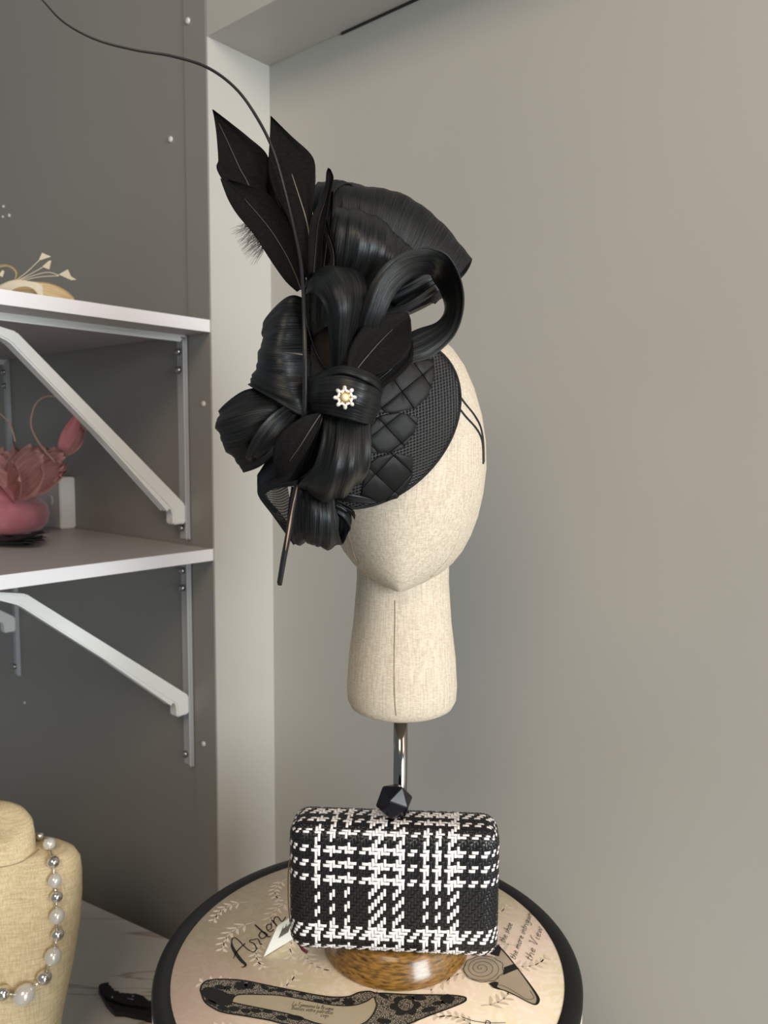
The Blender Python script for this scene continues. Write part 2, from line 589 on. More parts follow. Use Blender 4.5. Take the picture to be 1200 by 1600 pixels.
# ------------------------------------------------------------------ shelves and brackets
Z1, Z2 = CAMZ + 0.178, CAMZ - 0.167
SH = 0.42


def shelf(z, label):
    t = thing('wall_shelf', label, 'shelf', P0 + UP * (z - 0.018), 'white edged shelves on the grey wall')
    wbox('board', P0, 0.0005, 1.25, 0.0018, SH, z - 0.018, z, 'shelf_face', t)
    wbox('edge_banding', P0, -0.0008, 0.0005, 0.0018, SH, z - 0.018, z, 'shelf_edge', t, label='white edge strip')
    return t


shelf(Z1, 'upper grey shelf with white edge carrying the cream headpiece')
shelf(Z2, 'lower grey shelf with white edge carrying the pink hat')


def bracket(t0, ztop, length, drop, label):
    org = P0 + D * t0
    b = thing('shelf_bracket', label, 'bracket', org + UP * ztop, 'white metal shelf brackets')
    hw = 0.0125
    so = 0.0018 if t0 < 0.05 else 0.0
    wbox('wall_arm', org, -hw, hw, so, so + 0.003, ztop - length, ztop, 'bracket_arm', b, bevel=0.001)
    wbox('wall_arm_rib', org, -hw, -hw + 0.007, so + 0.003, so + 0.007, ztop - length, ztop - 0.004, 'bracket_arm', b, bevel=0.0025, smooth=False)
    wbox('shelf_arm', org, -hw, hw, so + 0.003, 0.345, ztop - 0.003, ztop, 'bracket', b, bevel=0.001)
    wbox('shelf_arm_rib', org, -hw, -hw + 0.007, so + 0.008, 0.335, ztop - 0.010, ztop - 0.003, 'bracket', b, bevel=0.0025)
    # brace: foot on the wall arm, straight channel, foot under the shelf arm
    prof = [(0.007, ztop - drop - 0.030), (0.007, ztop - drop), (0.262, ztop - 0.022), (0.315, ztop - 0.011)]
    lo = [(0.030, ztop - drop - 0.030), (0.030, ztop - drop - 0.010), (0.272, ztop - 0.036), (0.315, ztop - 0.018)]
    bm = bmesh.new()
    rows = []
    for (s, z), (s2, z2) in zip(prof, lo):
        row = []
        for t in (-0.0105, 0.0105):
            for ss, zz in ((s, z), (s2, z2)):
                p = org + D * t - N * ss
                row.append(bm.verts.new((p.x, p.y, zz)))
        rows.append(row)
    for a, c in zip(rows, rows[1:]):
        bm.faces.new((a[0], a[1], c[1], c[0]))
        bm.faces.new((a[3], a[2], c[2], c[3]))
        bm.faces.new((a[1], a[3], c[3], c[1]))
        bm.faces.new((a[2], a[0], c[0], c[2]))
    for a in (rows[0], rows[-1]):
        bm.faces.new((a[0], a[1], a[3], a[2]))
    bmesh.ops.bevel(bm, geom=list(bm.edges), offset=0.0022, segments=2, affect='EDGES')
    brace = from_bm('brace', bm, 'bracket', b)
    # raised lips along the brace channel
    for tt in (-0.0092, -0.0014, 0.0065):
        c1 = []
        for (s, z) in ((0.036, ztop - drop - 0.004), (0.258, ztop - 0.032)):
            for t in (tt, tt + 0.0027):
                for k in (-0.001, 0.0062):
                    p = org + D * t - N * (s + k * 0.72)
                    c1.append(Vector((p.x, p.y, z - k * 0.70)))
        a = c1
        hexa('channel_lip', [a[0], a[2], a[3], a[1], a[4], a[6], a[7], a[5]], 'bracket', brace)
    for dz in (0.024, 0.052, length - 0.018):
        disc('screw', org + D * 0.0055 - N * (so + 0.003) + UP * (ztop - dz), -N, 0.0055, 0.0065, 'screw', b, seg=14)
    return b


bracket(0.0705, Z1 - 0.018, 0.318, 0.262, 'near white bracket under the upper shelf beside the pale post')
bracket(0.0705, Z2 - 0.018, 0.345, 0.225, 'near white bracket under the lower shelf beside the pale post')
bracket(0.68, Z1 - 0.018, 0.318, 0.262, 'far bracket behind the pink flower at the left edge')
bracket(0.68, Z2 - 0.018, 0.318, 0.190, 'far bracket under the lower shelf at the left edge')

# white box on the wall above the lower shelf
sp = wall_point(95, 780)
t_s = (sp - P0).dot(D)
sock = thing('wall_socket', 'white wall socket box behind the pink hat', 'socket', P0 + D * t_s + UP * Z2)
wbox('casing', P0, t_s - 0.056, t_s + 0.060, 0.0, 0.030, Z2 + 0.0005, Z2 + 0.096, 'socket', sock, bevel=0.002)
disc('knockout', P0 + D * (t_s - 0.020) - N * 0.030 + UP * (Z2 + 0.052), -N, 0.009, 0.0008, 'socket', sock)

# ------------------------------------------------------------------ counter
ZC = CAMZ - 0.807
ZL = CAMZ - 0.4933
a_, b_ = Vector((-0.5308, 1.309)), Vector((-0.3489, 1.2021))
k_ = (b_ - a_).normalized()
cl = a_ - k_ * 0.55
cr = b_ + k_ * 0.72
poly = [(cl.x, cl.y), (cl.x, 0.36), (0.54, 0.36), (0.54, 0.60), (cr.x, cr.y)]
counter = thing('display_counter', 'white veined marble counter under the hat box', 'counter', (0, 0.7, 0))
prism('worktop', poly, ZC - 0.03, ZC, 'marble', counter, bevel=0.002)
prism('cabinet_body', [(cl.x + .03, cl.y - .05), (cl.x + .03, 0.40), (0.50, 0.40), (0.50, 0.58), (cr.x - .03, cr.y - .04)], 0, ZC - 0.03, 'cabinet', counter)

# ------------------------------------------------------------------ hat box
BX, BY, BR = -0.0125, 0.7075, 0.2
box = thing('hat_box', 'round hat box with black rimmed blush lid printed with shoes', 'hat box', (BX, BY, ZC))
lathe('box_body', [(BR - 0.004, ZC), (BR - 0.004, ZL - 0.030)], (BX, BY), 'box_side', box, 96)
lid = lathe('lid', [(BR - 0.0005, ZL - 0.045), (BR - 0.0005, ZL - 0.0015), (BR - 0.0018, ZL - 0.0002), (0.0001, ZL - 0.0002)], (BX, BY), 'box_side', box, 128,
            label='blush lid with black border and shoe drawings')
lathe('lid_border', [(BR - 0.0165, ZL), (BR - 0.0165, ZL + 0.0002), (BR - 0.0022, ZL + 0.0002), (BR - 0.0002, ZL - 0.0012), (BR - 0.0002, ZL - 0.006)], (BX, BY), 'box_edge', lid, 128, label='black border', caps=False)
lathe('lid_paper', [(BR - 0.0165, ZL - 0.0002), (BR - 0.0165, ZL), (0.0001, ZL)], (BX, BY), 'paper', lid, 128, label='blush and sage patterned paper', caps=False)


def lidpt(px, py, lift):
    p = onz(px, py, ZL)
    return Vector((p.x, p.y, ZL + lift))


def in_lid(p):
    return (p.x - BX) ** 2 + (p.y - BY) ** 2 < (BR - 0.017) ** 2


def stroke_data(P, W, lift, V, F, n=None):
    """flat ribbon of half-width W along points P lying on the lid"""
    P = np.array([[p.x, p.y] for p in P])
    W = np.array(W if hasattr(W, '__len__') else [W] * len(P), dtype=float)
    if n:
        P, W = catmull(P, n), catmull(W[:, None], n)[:, 0]
    b = len(V)
    for i in range(len(P)):
        t = P[min(i + 1, len(P) - 1)] - P[max(i - 1, 0)]
        t = t / (np.linalg.norm(t) + 1e-12)
        nn = np.array([-t[1], t[0]]) * max(W[i], 1e-5)
        V.append((P[i][0] + nn[0], P[i][1] + nn[1], ZL + lift))
        V.append((P[i][0] - nn[0], P[i][1] - nn[1], ZL + lift))
    for i in range(len(P) - 1):
        F.append((b + 2 * i, b + 2 * i + 1, b + 2 * i + 3, b + 2 * i + 2))


def print_strokes(name, strokes, mat, lift=0.0006, label=None, tr=None):
    V, F = [], []
    for pts, w in strokes:
        P = [lidpt(*(tr(p) if tr else p), 0) for p in pts]
        if len(P) == 2 and not hasattr(w, '__len__'):
            stroke_data(P, w, lift, V, F, 4)
        else:
            stroke_data(P, w, lift, V, F, len(P) * 6)
    return mesh(name, V, F, mat, lid, False, label=label)


def print_poly(name, polys, mat, lift=0.0004, label=None, tr=None, smooth_pts=True):
    V, F = [], []
    for poly in polys:
        pts = [lidpt(*(tr(p) if tr else p), lift) for p in poly]
        A = np.array([list(p) for p in pts])
        if smooth_pts:
            A = catmull(np.concatenate([A, A[:1]]), len(A) * 4 + 1)[:-1]
        b = len(V)
        V += [tuple(p) for p in A]
        F.append(list(range(b, b + len(A))))
    return mesh(name, V, F, mat, lid, False, label=label)


# pale damask sprays in the paper
V, F = [], []
for k in range(46):
    w = k * 2.39996
    r = 0.176 * math.sqrt((k + 0.5) / 46)
    c = Vector((BX + r * math.cos(w), BY + r * math.sin(w)))
    ang = rng.uniform(0, 2 * math.pi)
    L = rng.uniform(0.018, 0.03)
    stem = []
    for j in range(7):
        s = j / 6
        q = c + Vector((math.cos(ang + s * 0.8), math.sin(ang + s * 0.8))) * (L * (s - 0.5) * 2)
        stem.append(q)
    if not all(in_lid(q) for q in stem):
        continue
    stroke_data([Vector((q.x, q.y, 0)) for q in stem], [0.0007] * 7, 0.00015, V, F)
    for j in range(1, 7):
        for sgn in (-1, 1):
            a2 = ang + j / 6 * 0.8 + sgn * 0.9
            ll = L * (0.55 - 0.04 * j)
            tip = stem[j] + Vector((math.cos(a2), math.sin(a2))) * ll
            mid = (stem[j] + tip) / 2 + Vector((math.cos(ang), math.sin(ang))) * 0.001
            if in_lid(tip):
                stroke_data([Vector((q.x, q.y, 0)) for q in (stem[j], mid, tip)], [0.0003, 0.0016, 0.0001], 0.00015, V, F, 7)
mesh('printed_leaves', V, F, 'damask', lid, False, label='pale damask leaf print', kind='stuff')

z5 = lambda p: (p[0] / 5 + 280, p[1] / 5 + 1400)
z6 = lambda p: (p[0] / 5 + 500, p[1] / 5 + 1480)
z7 = lambda p: (p[0] / 5.217 + 700, p[1] / 5.217 + 1380)
# "Arden"
mm = 0.001
print_strokes('printed_script', [
    ([(409, 372), (414, 400), (440, 448), (482, 505), (516, 538), (508, 556), (484, 560)], [0.6 * mm, 1.3 * mm, 1.7 * mm, 1.7 * mm, 1.3 * mm, .7 * mm, .4 * mm]),
    ([(409, 372), (412, 342), (432, 328), (462, 348), (500, 388), (540, 424), (578, 440), (602, 420), (598, 396)], .55 * mm),
    ([(516, 372), (470, 414), (440, 452), (424, 492)], [.5 * mm, .6 * mm, .5 * mm, .3 * mm]),
    ([(598, 396), (580, 372), (552, 362), (556, 346), (580, 345), (606, 338), (622, 350), (632, 376), (648, 378)], .55 * mm),
    ([(684, 300), (660, 284), (632, 290), (624, 316), (644, 336), (672, 324), (690, 300)], .6 * mm),
    ([(592, 228), (624, 258), (664, 294), (696, 322), (716, 316)], [.9 * mm, .9 * mm, .9 * mm, .7 * mm, .4 * mm]),
    ([(690, 272), (716, 258), (720, 234), (698, 222), (682, 240), (690, 270), (716, 282), (740, 262)], .55 * mm),
    ([(722, 190), (742, 212), (764, 240)], .75 * mm),
    ([(744, 214), (740, 186), (756, 164), (776, 172), (796, 200), (812, 196), (832, 166)], .55 * mm)],
    'ink', label='script word Arden', tr=z5)

# hand lettering on the right: single-stroke alphabet
G = {
    'a': (1.0, [[(.9, .8), (.5, 1), (.1, .6), (.3, .05), (.75, .3), (.95, 1)], [(.95, 1), (.85, .2), (1.05, .05)]]),
    'b': (.95, [[(.1, 2), (.1, .1)], [(.1, .6), (.5, 1), (.9, .6), (.6, .05), (.1, .1)]]),
    'c': (.85, [[(.85, .8), (.5, 1), (.1, .5), (.4, 0), (.9, .2)]]),
    'd': (1.0, [[(.85, .8), (.45, .95), (.1, .5), (.35, 0), (.85, .3)], [(.95, 2), (.85, .2), (1.05, .05)]]),
    'e': (.9, [[(.1, .5), (.6, .6), (.8, .85), (.5, 1), (.15, .6), (.3, .05), (.9, .2)]]),
    'f': (.7, [[(.8, 1.8), (.5, 2), (.3, 1.4), (.3, -.8)], [(0, 1), (.7, 1)]]),
    'g': (1.0, [[(.9, .8), (.5, 1), (.1, .55), (.4, .05), (.85, .4), (.95, 1)], [(.95, 1), (.85, -.6), (.4, -1), (.1, -.7)]]),
    'h': (1.0, [[(.15, 2), (.1, 0)], [(.1, .4), (.5, 1), (.85, .8), (.8, .1), (1.05, .05)]]),
    'i': (.45, [[(.2, 1), (.15, .1), (.45, .05)], [(.25, 1.45), (.28, 1.55)]]),
    'l': (.5, [[(.2, 2), (.15, .15), (.5, .05)]]),
    'm': (1.5, [[(.1, 1), (.1, 0)], [(.1, .4), (.45, 1), (.7, .8), (.65, 0)], [(.65, .4), (1.05, 1), (1.3, .8), (1.25, .1), (1.5, .05)]]),
    'n': (1.0, [[(.1, 1), (.1, 0)], [(.1, .4), (.5, 1), (.85, .8), (.8, .1), (1.05, .05)]]),
    'o': (.95, [[(.55, 1), (.1, .6), (.35, 0), (.85, .35), (.6, 1), (1.0, .9)]]),
    'p': (1.0, [[(.1, 1), (.1, -1)], [(.1, .6), (.5, 1), (.9, .6), (.6, .05), (.1, .1)]]),
    'q': (1.0, [[(.9, .8), (.5, 1), (.1, .5), (.45, .05), (.85, .4)], [(.95, 1), (.9, -1)]]),
    'r': (.75, [[(.1, 1), (.1, 0)], [(.1, .5), (.4, 1), (.75, .9)]]),
    's': (.8, [[(.75, .9), (.4, 1), (.2, .7), (.65, .35), (.45, 0), (.05, .1)]]),
    't': (.65, [[(.3, 1.7), (.25, .15), (.6, .05)], [(0, 1.05), (.65, 1.1)]]),
    'u': (1.0, [[(.1, 1), (.15, .2), (.5, 0), (.85, .5), (.9, 1)], [(.9, 1), (.85, .2), (1.05, .05)]]),
    'v': (.9, [[(.05, 1), (.4, 0), (.8, 1), (.95, .95)]]),
    'w': (1.3, [[(.05, 1), (.3, 0), (.65, .9), (.95, 0), (1.25, 1), (1.4, .95)]]),
    'V': (1.4, [[(-.1, 1.9), (.2, 2.1), (.5, 0), (1.1, 1.9), (1.5, 2.3)]]),
    'L': (1.1, [[(.4, 2), (.15, .1), (1.0, .1)]]),
    'F': (1.1, [[(.3, 2), (.2, 0)], [(.1, 2), (1.1, 1.95)], [(.25, 1.1), (.8, 1.1)]]),
    'B': (1.1, [[(.2, 2), (.15, 0)], [(.15, 2), (.8, 1.8), (.75, 1.2), (.2, 1.05), (.95, .8), (.8, .1), (.1, .0)]]),
    '.': (.4, [[(.15, .1), (.2, .02)]]),
}


def lettering(name, lines, hw, mat='ink', label=None, lift=0.0006):
    V, F = [], []
    for text, p0, p1, up in lines:
        adv = sum(G[c][0] + 0.15 if c in G else 0.7 for c in text)
        o = lidpt(*p0, 0)
        e = lidpt(*p1, 0)
        ux = (e - o) / adv
        uy = lidpt(p0[0] + up[0], p0[1] + up[1], 0) - o
        x = 0
        for ch in text:
            if ch not in G:
                x += 0.7
                continue
            for s in G[ch][1]:
                P = [o + ux * (x + a + 0.15 * b) + uy * b for a, b in s]
                stroke_data(P, hw, lift, V, F, max(4, len(P) * 4))
            x += G[ch][0] + 0.15
    return mesh(name, V, F, mat, lid, False, label=label)


lettering('printed_lettering', [
    ('s', z7((385, 350)), z7((400, 318)), (-5.0, -2.6)),
    ('the shoe', z7((462, 492)), z7((528, 338)), (-5.0, -2.6)),
    ('the more intriguing', z7((548, 632)), z7((694, 232)), (-5.0, -2.6)),
    ('the View', z7((682, 645)), z7((774, 372)), (-6.0, -3.2))], 0.00030, label='handwritten words the shoe the more intriguing the View')
# ---- lace shoe drawing
tr = None
shoe = [(313, 1548), (316, 1539), (325, 1533), (345, 1531), (380, 1533), (420, 1541), (460, 1549), (490, 1555), (520, 1559), (545, 1558), (560, 1552),
        (577, 1550), (588, 1553), (600, 1553), (640, 1555), (700, 1556), (722, 1558), (728, 1561), (724, 1567), (700, 1577), (670, 1588), (640, 1600), (600, 1614),
        (550, 1618), (500, 1612), (440, 1600), (420, 1595), (380, 1588), (350, 1583), (335, 1577), (320, 1566)]
sole = [(362, 1567), (366, 1559), (376, 1555), (404, 1555), (432, 1556), (460, 1560), (500, 1568), (525, 1572), (552, 1572), (572, 1566), (583, 1559), (587, 1565),
        (588, 1574), (580, 1590), (566, 1601), (540, 1607), (500, 1601), (480, 1595), (460, 1588), (440, 1583), (400, 1575), (380, 1571)]
print_poly('printed_lace_shoe', [shoe], 'lace', 0.0003, label='black lace shoe drawing')
print_poly('printed_insole', [sole], 'insole', 0.0004)
print_strokes('shoe_outline', [(shoe + [shoe[0]], 0.0008), (sole + [sole[0]], 0.0006)], 'ink', 0.0007)


def blob(cx, cy, rx, ry, ang=0.0, n=10):
    return [(cx + rx * math.cos(w) * math.cos(ang) - ry * math.sin(w) * math.sin(ang),
             cy + rx * math.cos(w) * math.sin(ang) * 0.75 + ry * math.sin(w) * math.cos(ang)) for w in [2 * math.pi * k / n for k in range(n)]]


for (cx, cy, rr, n) in ((633, 1572, 22, 6), (545, 1566, 9, 6), (376, 1541, 10, 6), (390, 1541, 8, 5), (699, 1562, 11, 5)):
    ring = []
    for k in range(n * 6):
        w = 2 * math.pi * k / (n * 6) + 0.4
        f_ = 0.78 + 0.34 * abs(math.sin(n * (w - 0.4) / 2)) ** 0.6
        ring.append((cx + rr * f_ * math.cos(w), cy + rr * 0.66 * f_ * math.sin(w)))
    print_poly('lace_flower', [ring], 'ink', 0.0005, smooth_pts=False)
for q in ((344, 1543, 9, 3.5, .2), (356, 1544, 6, 3, -.3), (414, 1544, 7, 3, .5), (424, 1548, 6, 2.5, -.4), (438, 1548, 8, 3, .1), (452, 1555, 7, 2.4, .4), (472, 1554, 6, 2.4, 0),
          (498, 1565, 9, 3, .3), (512, 1566, 7, 2.5, .5), (525, 1564, 7, 2.4, -.3), (600, 1557, 9, 3, .6), (655, 1560, 12, 4, .1), (670, 1578, 12, 4, -.3), (600, 1596, 12, 4, .1), (684, 1568, 10, 3, -.2),
          (330, 1567, 10, 3, .5), (348, 1576, 9, 4, .3), (366, 1577, 9, 4, 0), (384, 1580, 8, 3.5, .2), (400, 1580, 9, 3, .1), (418, 1581, 8, 3, .2), (462, 1591, 14, 4, .2), (440, 1591, 9, 4, .2)):
    print_poly('lace_leaf', [blob(*q)], 'ink', 0.0005)
print_poly('flower_centre', [blob(634, 1571, 12, 9)], 'lace', 0.0007)
print_poly('shoe_heel', [[(315, 1549), (322, 1543), (340, 1546), (356, 1553), (368, 1556), (362, 1563), (362, 1570), (345, 1572), (328, 1565), (317, 1556)]], 'ink', 0.0005, label='black shoe heel')
lettering('printed_insole_lettering', [('La Femmena la Brugne', (456, 1572), (521, 1580), (0.9, -3.2)),
                                       ('Bvelles votre patriotie', (455, 1578), (520, 1586), (0.9, -3.2)),
                                       ('cop.', (500, 1589), (516, 1591), (0.9, -3.0))], 0.00016, label='tiny script on the drawn insole')
print_strokes('script_flourish', [([(722, 1590), (740, 1596), (762, 1599), (790, 1599)], .00035), ([(758, 1604), (760, 1596), (766, 1598), (764, 1606)], .0004)], 'ink')
# ---- court shoe with rosette
toe = [(410, 520), (432, 538), (480, 590), (540, 665), (600, 740), (680, 850), (730, 930), (734, 968), (710, 993), (650, 972), (560, 924), (470, 882), (400, 864), (345, 830), (380, 640)]
print_poly('printed_court_shoe', [toe], 'toe', 0.0003, label='beige court shoe drawing', tr=z7)
print_strokes('court_shoe_outline', [([(410, 510), (432, 536), (480, 588), (540, 663), (600, 740), (680, 850), (730, 930), (734, 968), (710, 993), (650, 972), (560, 924), (470, 882), (400, 864)],
                                      [1 * mm, .8 * mm, .7 * mm, .6 * mm, .6 * mm, .9 * mm, 1.3 * mm, 1.4 * mm, .9 * mm, .6 * mm, .6 * mm, .6 * mm, .8 * mm]),
                                     ([(405, 830), (470, 850), (560, 900), (640, 950), (700, 940), (670, 880)], .0002)], 'ink', 0.0006, tr=z7)
print_poly('court_shoe_bands', [[(455, 690), (540, 660), (578, 700), (520, 722), (450, 752)], [(340, 540), (375, 500), (410, 512), (432, 545), (415, 600), (350, 585)],
                                [(330, 822), (380, 806), (412, 812), (400, 850), (470, 884), (380, 862)]], 'ink', 0.0005, label='black shoe straps', tr=z7, smooth_pts=False)
print_poly('printed_rosette', [blob(*z7((290, 705)), 32, 21)], 'toe', 0.0006, label='rosette on the drawn shoe')
sp_ = []
for turn in range(46):
    w = turn * 0.5
    r = 1 + turn * 0.66
    sp_.append((*(np.array(z7((265, 695))) + np.array([r * math.cos(w) * 0.98 + r * 0.12, r * 0.66 * math.sin(w) + r * 0.05])),))
rose = [(sp_, .00022)]
for k in range(9):
    w = k * 0.7
    c = np.array(z7((290, 705)))
    rose.append(([tuple(c + np.array([31 * math.cos(w + d) * f, 20.5 * math.sin(w + d) * f])) for d, f in ((0, .98), (.3, 1.04), (.6, .96), (.8, 1.02))], .00028))
print_strokes('rosette_lines', rose, 'ink_grey', 0.0009)

# ------------------------------------------------------------------ display head on its stand
HX, HY = 0.0148, 0.735
stand = thing('display_head_stand', 'linen covered display head on chrome rod and round wooden base', 'display head', (HX, HY, ZL))
prof = [(0.069, ZL + 0.0004), (0.0714, ZL + 0.0016), (0.0716, ZL + 0.0035), (0.0690, ZL + 0.0120), (0.0645, ZL + 0.0215), (0.0620, ZL + 0.0258), (0.0598, ZL + 0.0277), (0.0570, ZL + 0.0284), (0.0001, ZL + 0.0284)]
lathe('wooden_base', prof, (HX, HY - 0.005), 'wood', stand, 96, label='polished golden brown wooden base')
RX = 0.0173
lathe('rod', [(0.0068, ZL + 0.027), (0.0068, CAMZ - 0.245)], (RX, HY), 'chrome', stand, 32, label='dark chrome rod')

# neck
nx = 0.0182
rows = [(-0.055, .0455), (-0.095, .0440), (-0.132, .0438), (-0.171, .0468), (-0.206, .0512), (-0.234, .0530), (-0.247, .0522), (-0.2535, .0490), (-0.2568, .0430), (-0.2572, .0001)]
V, F = [], []
nn_ = 56
for z, a in rows:
    for k in range(nn_):
        w = 2 * math.pi * k / nn_
        V.append((nx + a * math.cos(w), HY + a * 0.98 * math.sin(w), CAMZ + z))
for i in range(len(rows) - 1):
    for k in range(nn_):
        k2 = (k + 1) % nn_
        F.append((i * nn_ + k2, i * nn_ + k, (i + 1) * nn_ + k, (i + 1) * nn_ + k2))
neck = mesh('neck', V, F, 'linen', stand, label='linen covered neck')
neck_bvh = BVHTree.FromPolygons([Vector(v) for v in V], F)

# head: z, half width, front, back, pointedness
hrows = [(.1020, .0001, .0001, .0001, 1.0), (.1000, .018, .022, .024, 1.0), (.0945, .0330, .040, .046, 1.0), (.0840, .0450, .058, .066, 1.0), (.0690, .0555, .074, .082, 1.0), (.0480, .0650, .086, .094, 1.0),
         (.0240, .0722, .092, .101, 1.0), (.0000, .0762, .0945, .104, 1.0), (-.0250, .0772, .0945, .103, 1.0), (-.0480, .0748, .0925, .098, 1.02), (-.0700, .0702, .089, .090, 1.06),
         (-.0880, .0638, .085, .080, 1.10), (-.1020, .0565, .081, .068, 1.15), (-.1130, .0480, .0765, .056, 1.2), (-.1215, .0380, .072, .045, 1.25), (-.1275, .0270, .0675, .030, 1.3),
         (-.1315, .0155, .062, .012, 1.3), (-.1330, .004, .052, -.040, 1.0), (-.1325, .0001, .046, -.0459, 1.0)]
HV, HF = [], []
hn = 72
yaw = 0.075
for z, a, bf, bb, pw in hrows:
    for k in range(hn):
        w = 2 * math.pi * k / hn
        sx, cy = math.sin(w), math.cos(w)
        x = a * math.copysign(abs(sx) ** pw, sx)
        if cy >= 0:
            y = -bf * cy
        else:
            y = -bb * cy
        if bb < 0:
            y = -(bf - (bf + bb) * 0.5) + -cy * (bf + bb) * 0.5
        # flattened front panel meets the side panels at a soft edge
        xr = x * math.cos(yaw) + y * math.sin(yaw) * 1.0
        yr = -x * math.sin(yaw) + y * math.cos(yaw)
        HV.append((nx + xr, HY + yr, CAMZ + z))
hm = len(hrows)
for i in range(hm - 1):
    for k in range(hn):
        k2 = (k + 1) % hn
        HF.append((i * hn + k, i * hn + k2, (i + 1) * hn + k2, (i + 1) * hn + k))
head = mesh('head', HV, HF, 'linen', stand, label='linen covered egg shaped head')
head_bvh = BVHTree.FromPolygons([Vector(v) for v in HV], HF)


def on_head(px, py, lift=0.0006, bvh=None):
    bvh = bvh or head_bvh
    r = ray(px, py).normalized()
    hit, nrm, _, _ = bvh.ray_cast(CAM, r)
    if hit is None:
        g = at(px, py, HY)
        hit, nrm, _, _ = bvh.find_nearest(g)
    if nrm.dot(r) > 0:
        nrm = -nrm
    return hit + nrm * lift


tube('face_seam', [on_head(*p, 0.0002) for p in ((541, 820), (549, 850), (560, 880), (576, 903), (596, 919), (615, 928))], 0.0006, 'seam', head, 6, 30)
tube('face_seam', [on_head(*p, 0.0002) for p in ((722, 800), (716, 840), (700, 873), (672, 902), (640, 922), (619, 930))], 0.0003, 'linen', head, 6, 30)
tube('throat_seam', [on_head(*p, 0.0001, neck_bvh) for p in ((617, 938), (617, 980), (616, 1020), (616, 1060), (617, 1095), (619, 1118))], 0.00045, 'seam', neck, 6, 40)

# ------------------------------------------------------------------ necklace bust
bx = at(-30, 1400, 0.92).x
BYY = 0.93
bust = thing('necklace_bust', 'golden linen necklace bust standing on the marble counter', 'necklace bust', (bx, BYY, ZC))
prof = []
S = BYY / FPX
brow = [(ZC, .085, .050), (ZC + .02, .086, .050), (ZC + .08, .093, .052), (ZC + .15, .107, .053), (ZC + .20, .1145, .052), (ZC + .235, .1170, .049), (ZC + .262, .1170, .045), (ZC + .280, .1150, .040),
        (ZC + .290, .1080, .036), (ZC + .2945, .0960, .034), (ZC + .2965, .080, .0335)]
V, F = [], []
nb = 64
for z, a, b in brow:
    for k in range(nb):
        w = 2 * math.pi * k / nb
        e = 0.8
        x = a * math.copysign(abs(math.sin(w)) ** e, math.sin(w))
        y = -b * math.copysign(abs(math.cos(w)) ** e, math.cos(w))
        # the chest leans back towards the shoulders
        V.append((bx + x, BYY + y + (z - ZC) * 0.10 - 0.02, z))
for i in range(len(brow) - 1):
    for k in range(nb):
        k2 = (k + 1) % nb
        F.append((i * nb + k, i * nb + k2, (i + 1) * nb + k2, (i + 1) * nb + k))
F.append([(len(brow) - 1) * nb + k for k in range(nb)])
F.append(list(range(nb))[::-1])
mesh('torso', V, F, 'burlap', bust)
bustV, bustF = list(V), list(F)
V, F = [], []
for z, a, b, dy in ((ZC + .24, .070, .046, -.010), (ZC + .285, .066, .043, -.006), (ZC + .310, .0625, .041, 0), (ZC + .322, .0600, .039, .002), (ZC + .329, .054, .035, .003), (ZC + .332, .044, .028, .003), (ZC + .3325, .0001, .0001, .003)):
    for k in range(nb):
        w = 2 * math.pi * k / nb
        tilt = 0.014 * math.cos(w)
        V.append((bx + a * math.sin(w), BYY - b * math.cos(w) + dy, z - tilt * (1 if z < ZC + .31 else 1)))
for i in range(6):
    for k in range(nb):
        k2 = (k + 1) % nb
        F.append((i * nb + k, i * nb + k2, (i + 1) * nb + k2, (i + 1) * nb + k))
mesh('neck', V, F, 'burlap', bust)
o_ = len(bustV)
bust_bvh = BVHTree.FromPolygons([Vector(v) for v in bustV + V], bustF + [tuple(i + o_ for i in f) for f in F])
tube('neck_seam', [on_head(x, y, 0.0004, bust_bvh) for x, y in ((60, 1328), (50, 1337), (30, 1348), (0, 1355), (-30, 1357), (-60, 1355), (-90, 1348), (-110, 1337))], 0.0006, 'seam', bust, 6, 40)

# necklace: alternating pearls and silver beads
beads = [(62, 1313, 7, 0), (76, 1327, 9.3, 1), (83, 1348, 9.3, 0), (85, 1374, 9.6, 1), (87, 1398, 9.3, 0), (87, 1427, 10.6, 1), (87, 1456, 9.5, 0), (80, 1488, 12, 1), (68, 1521, 11, 0), (40, 1545, 14.5, 1), (9, 1545, 11, 0),
         (-22, 1556, 15, 1), (-54, 1545, 11, 0), (-85, 1545, 14.5, 1), (-122, 1521, 11, 0)]
neckl = thing('necklace', 'necklace of white pearls and silver beads on the golden bust', 'necklace', on_head(40, 1545, 0, bust_bvh))
prev = None
for px, py, r, kind in beads:
    R = r * S * 1.06
    c = on_head(px, py, R * 1.01, bust_bvh)
    ax = (c - prev).normalized() if prev is not None else Vector((0, 0, 1))
    ball('pearl' if kind else 'silver_bead', c, R, 'pearl' if kind else 'silver', neckl, axis=ax, stretch=1.08 if kind else 0.98,
         label='white pearl' if kind else 'polished silver bead')
    if prev is not None:
        m = prev.lerp(c, 0.5)
        tube('link', [prev.lerp(c, t) + Vector((0, -0.001 * math.sin(t * 3.14), 0)) for t in (0.25, 0.4, 0.5, 0.6, 0.75)], [0.0009, 0.0013, 0.0009, 0.0013, 0.0009], 'silver', neckl, 8, 9)
    prev = c

# ------------------------------------------------------------------ hair clip on the counter
zc = lambda p: (p[0] / 10 + 140, p[1] / 10 + 1520)


def slab(name, pts, z0, z1, mat, parent, bevel=0.0015, label=None):
    bevel = 0.0003
    P = [onz(*zc(p), ZC) for p in pts]
    return prism(name, [(p.x, p.y) for p in P][::-1], z0, z1, mat, parent, bevel, label)


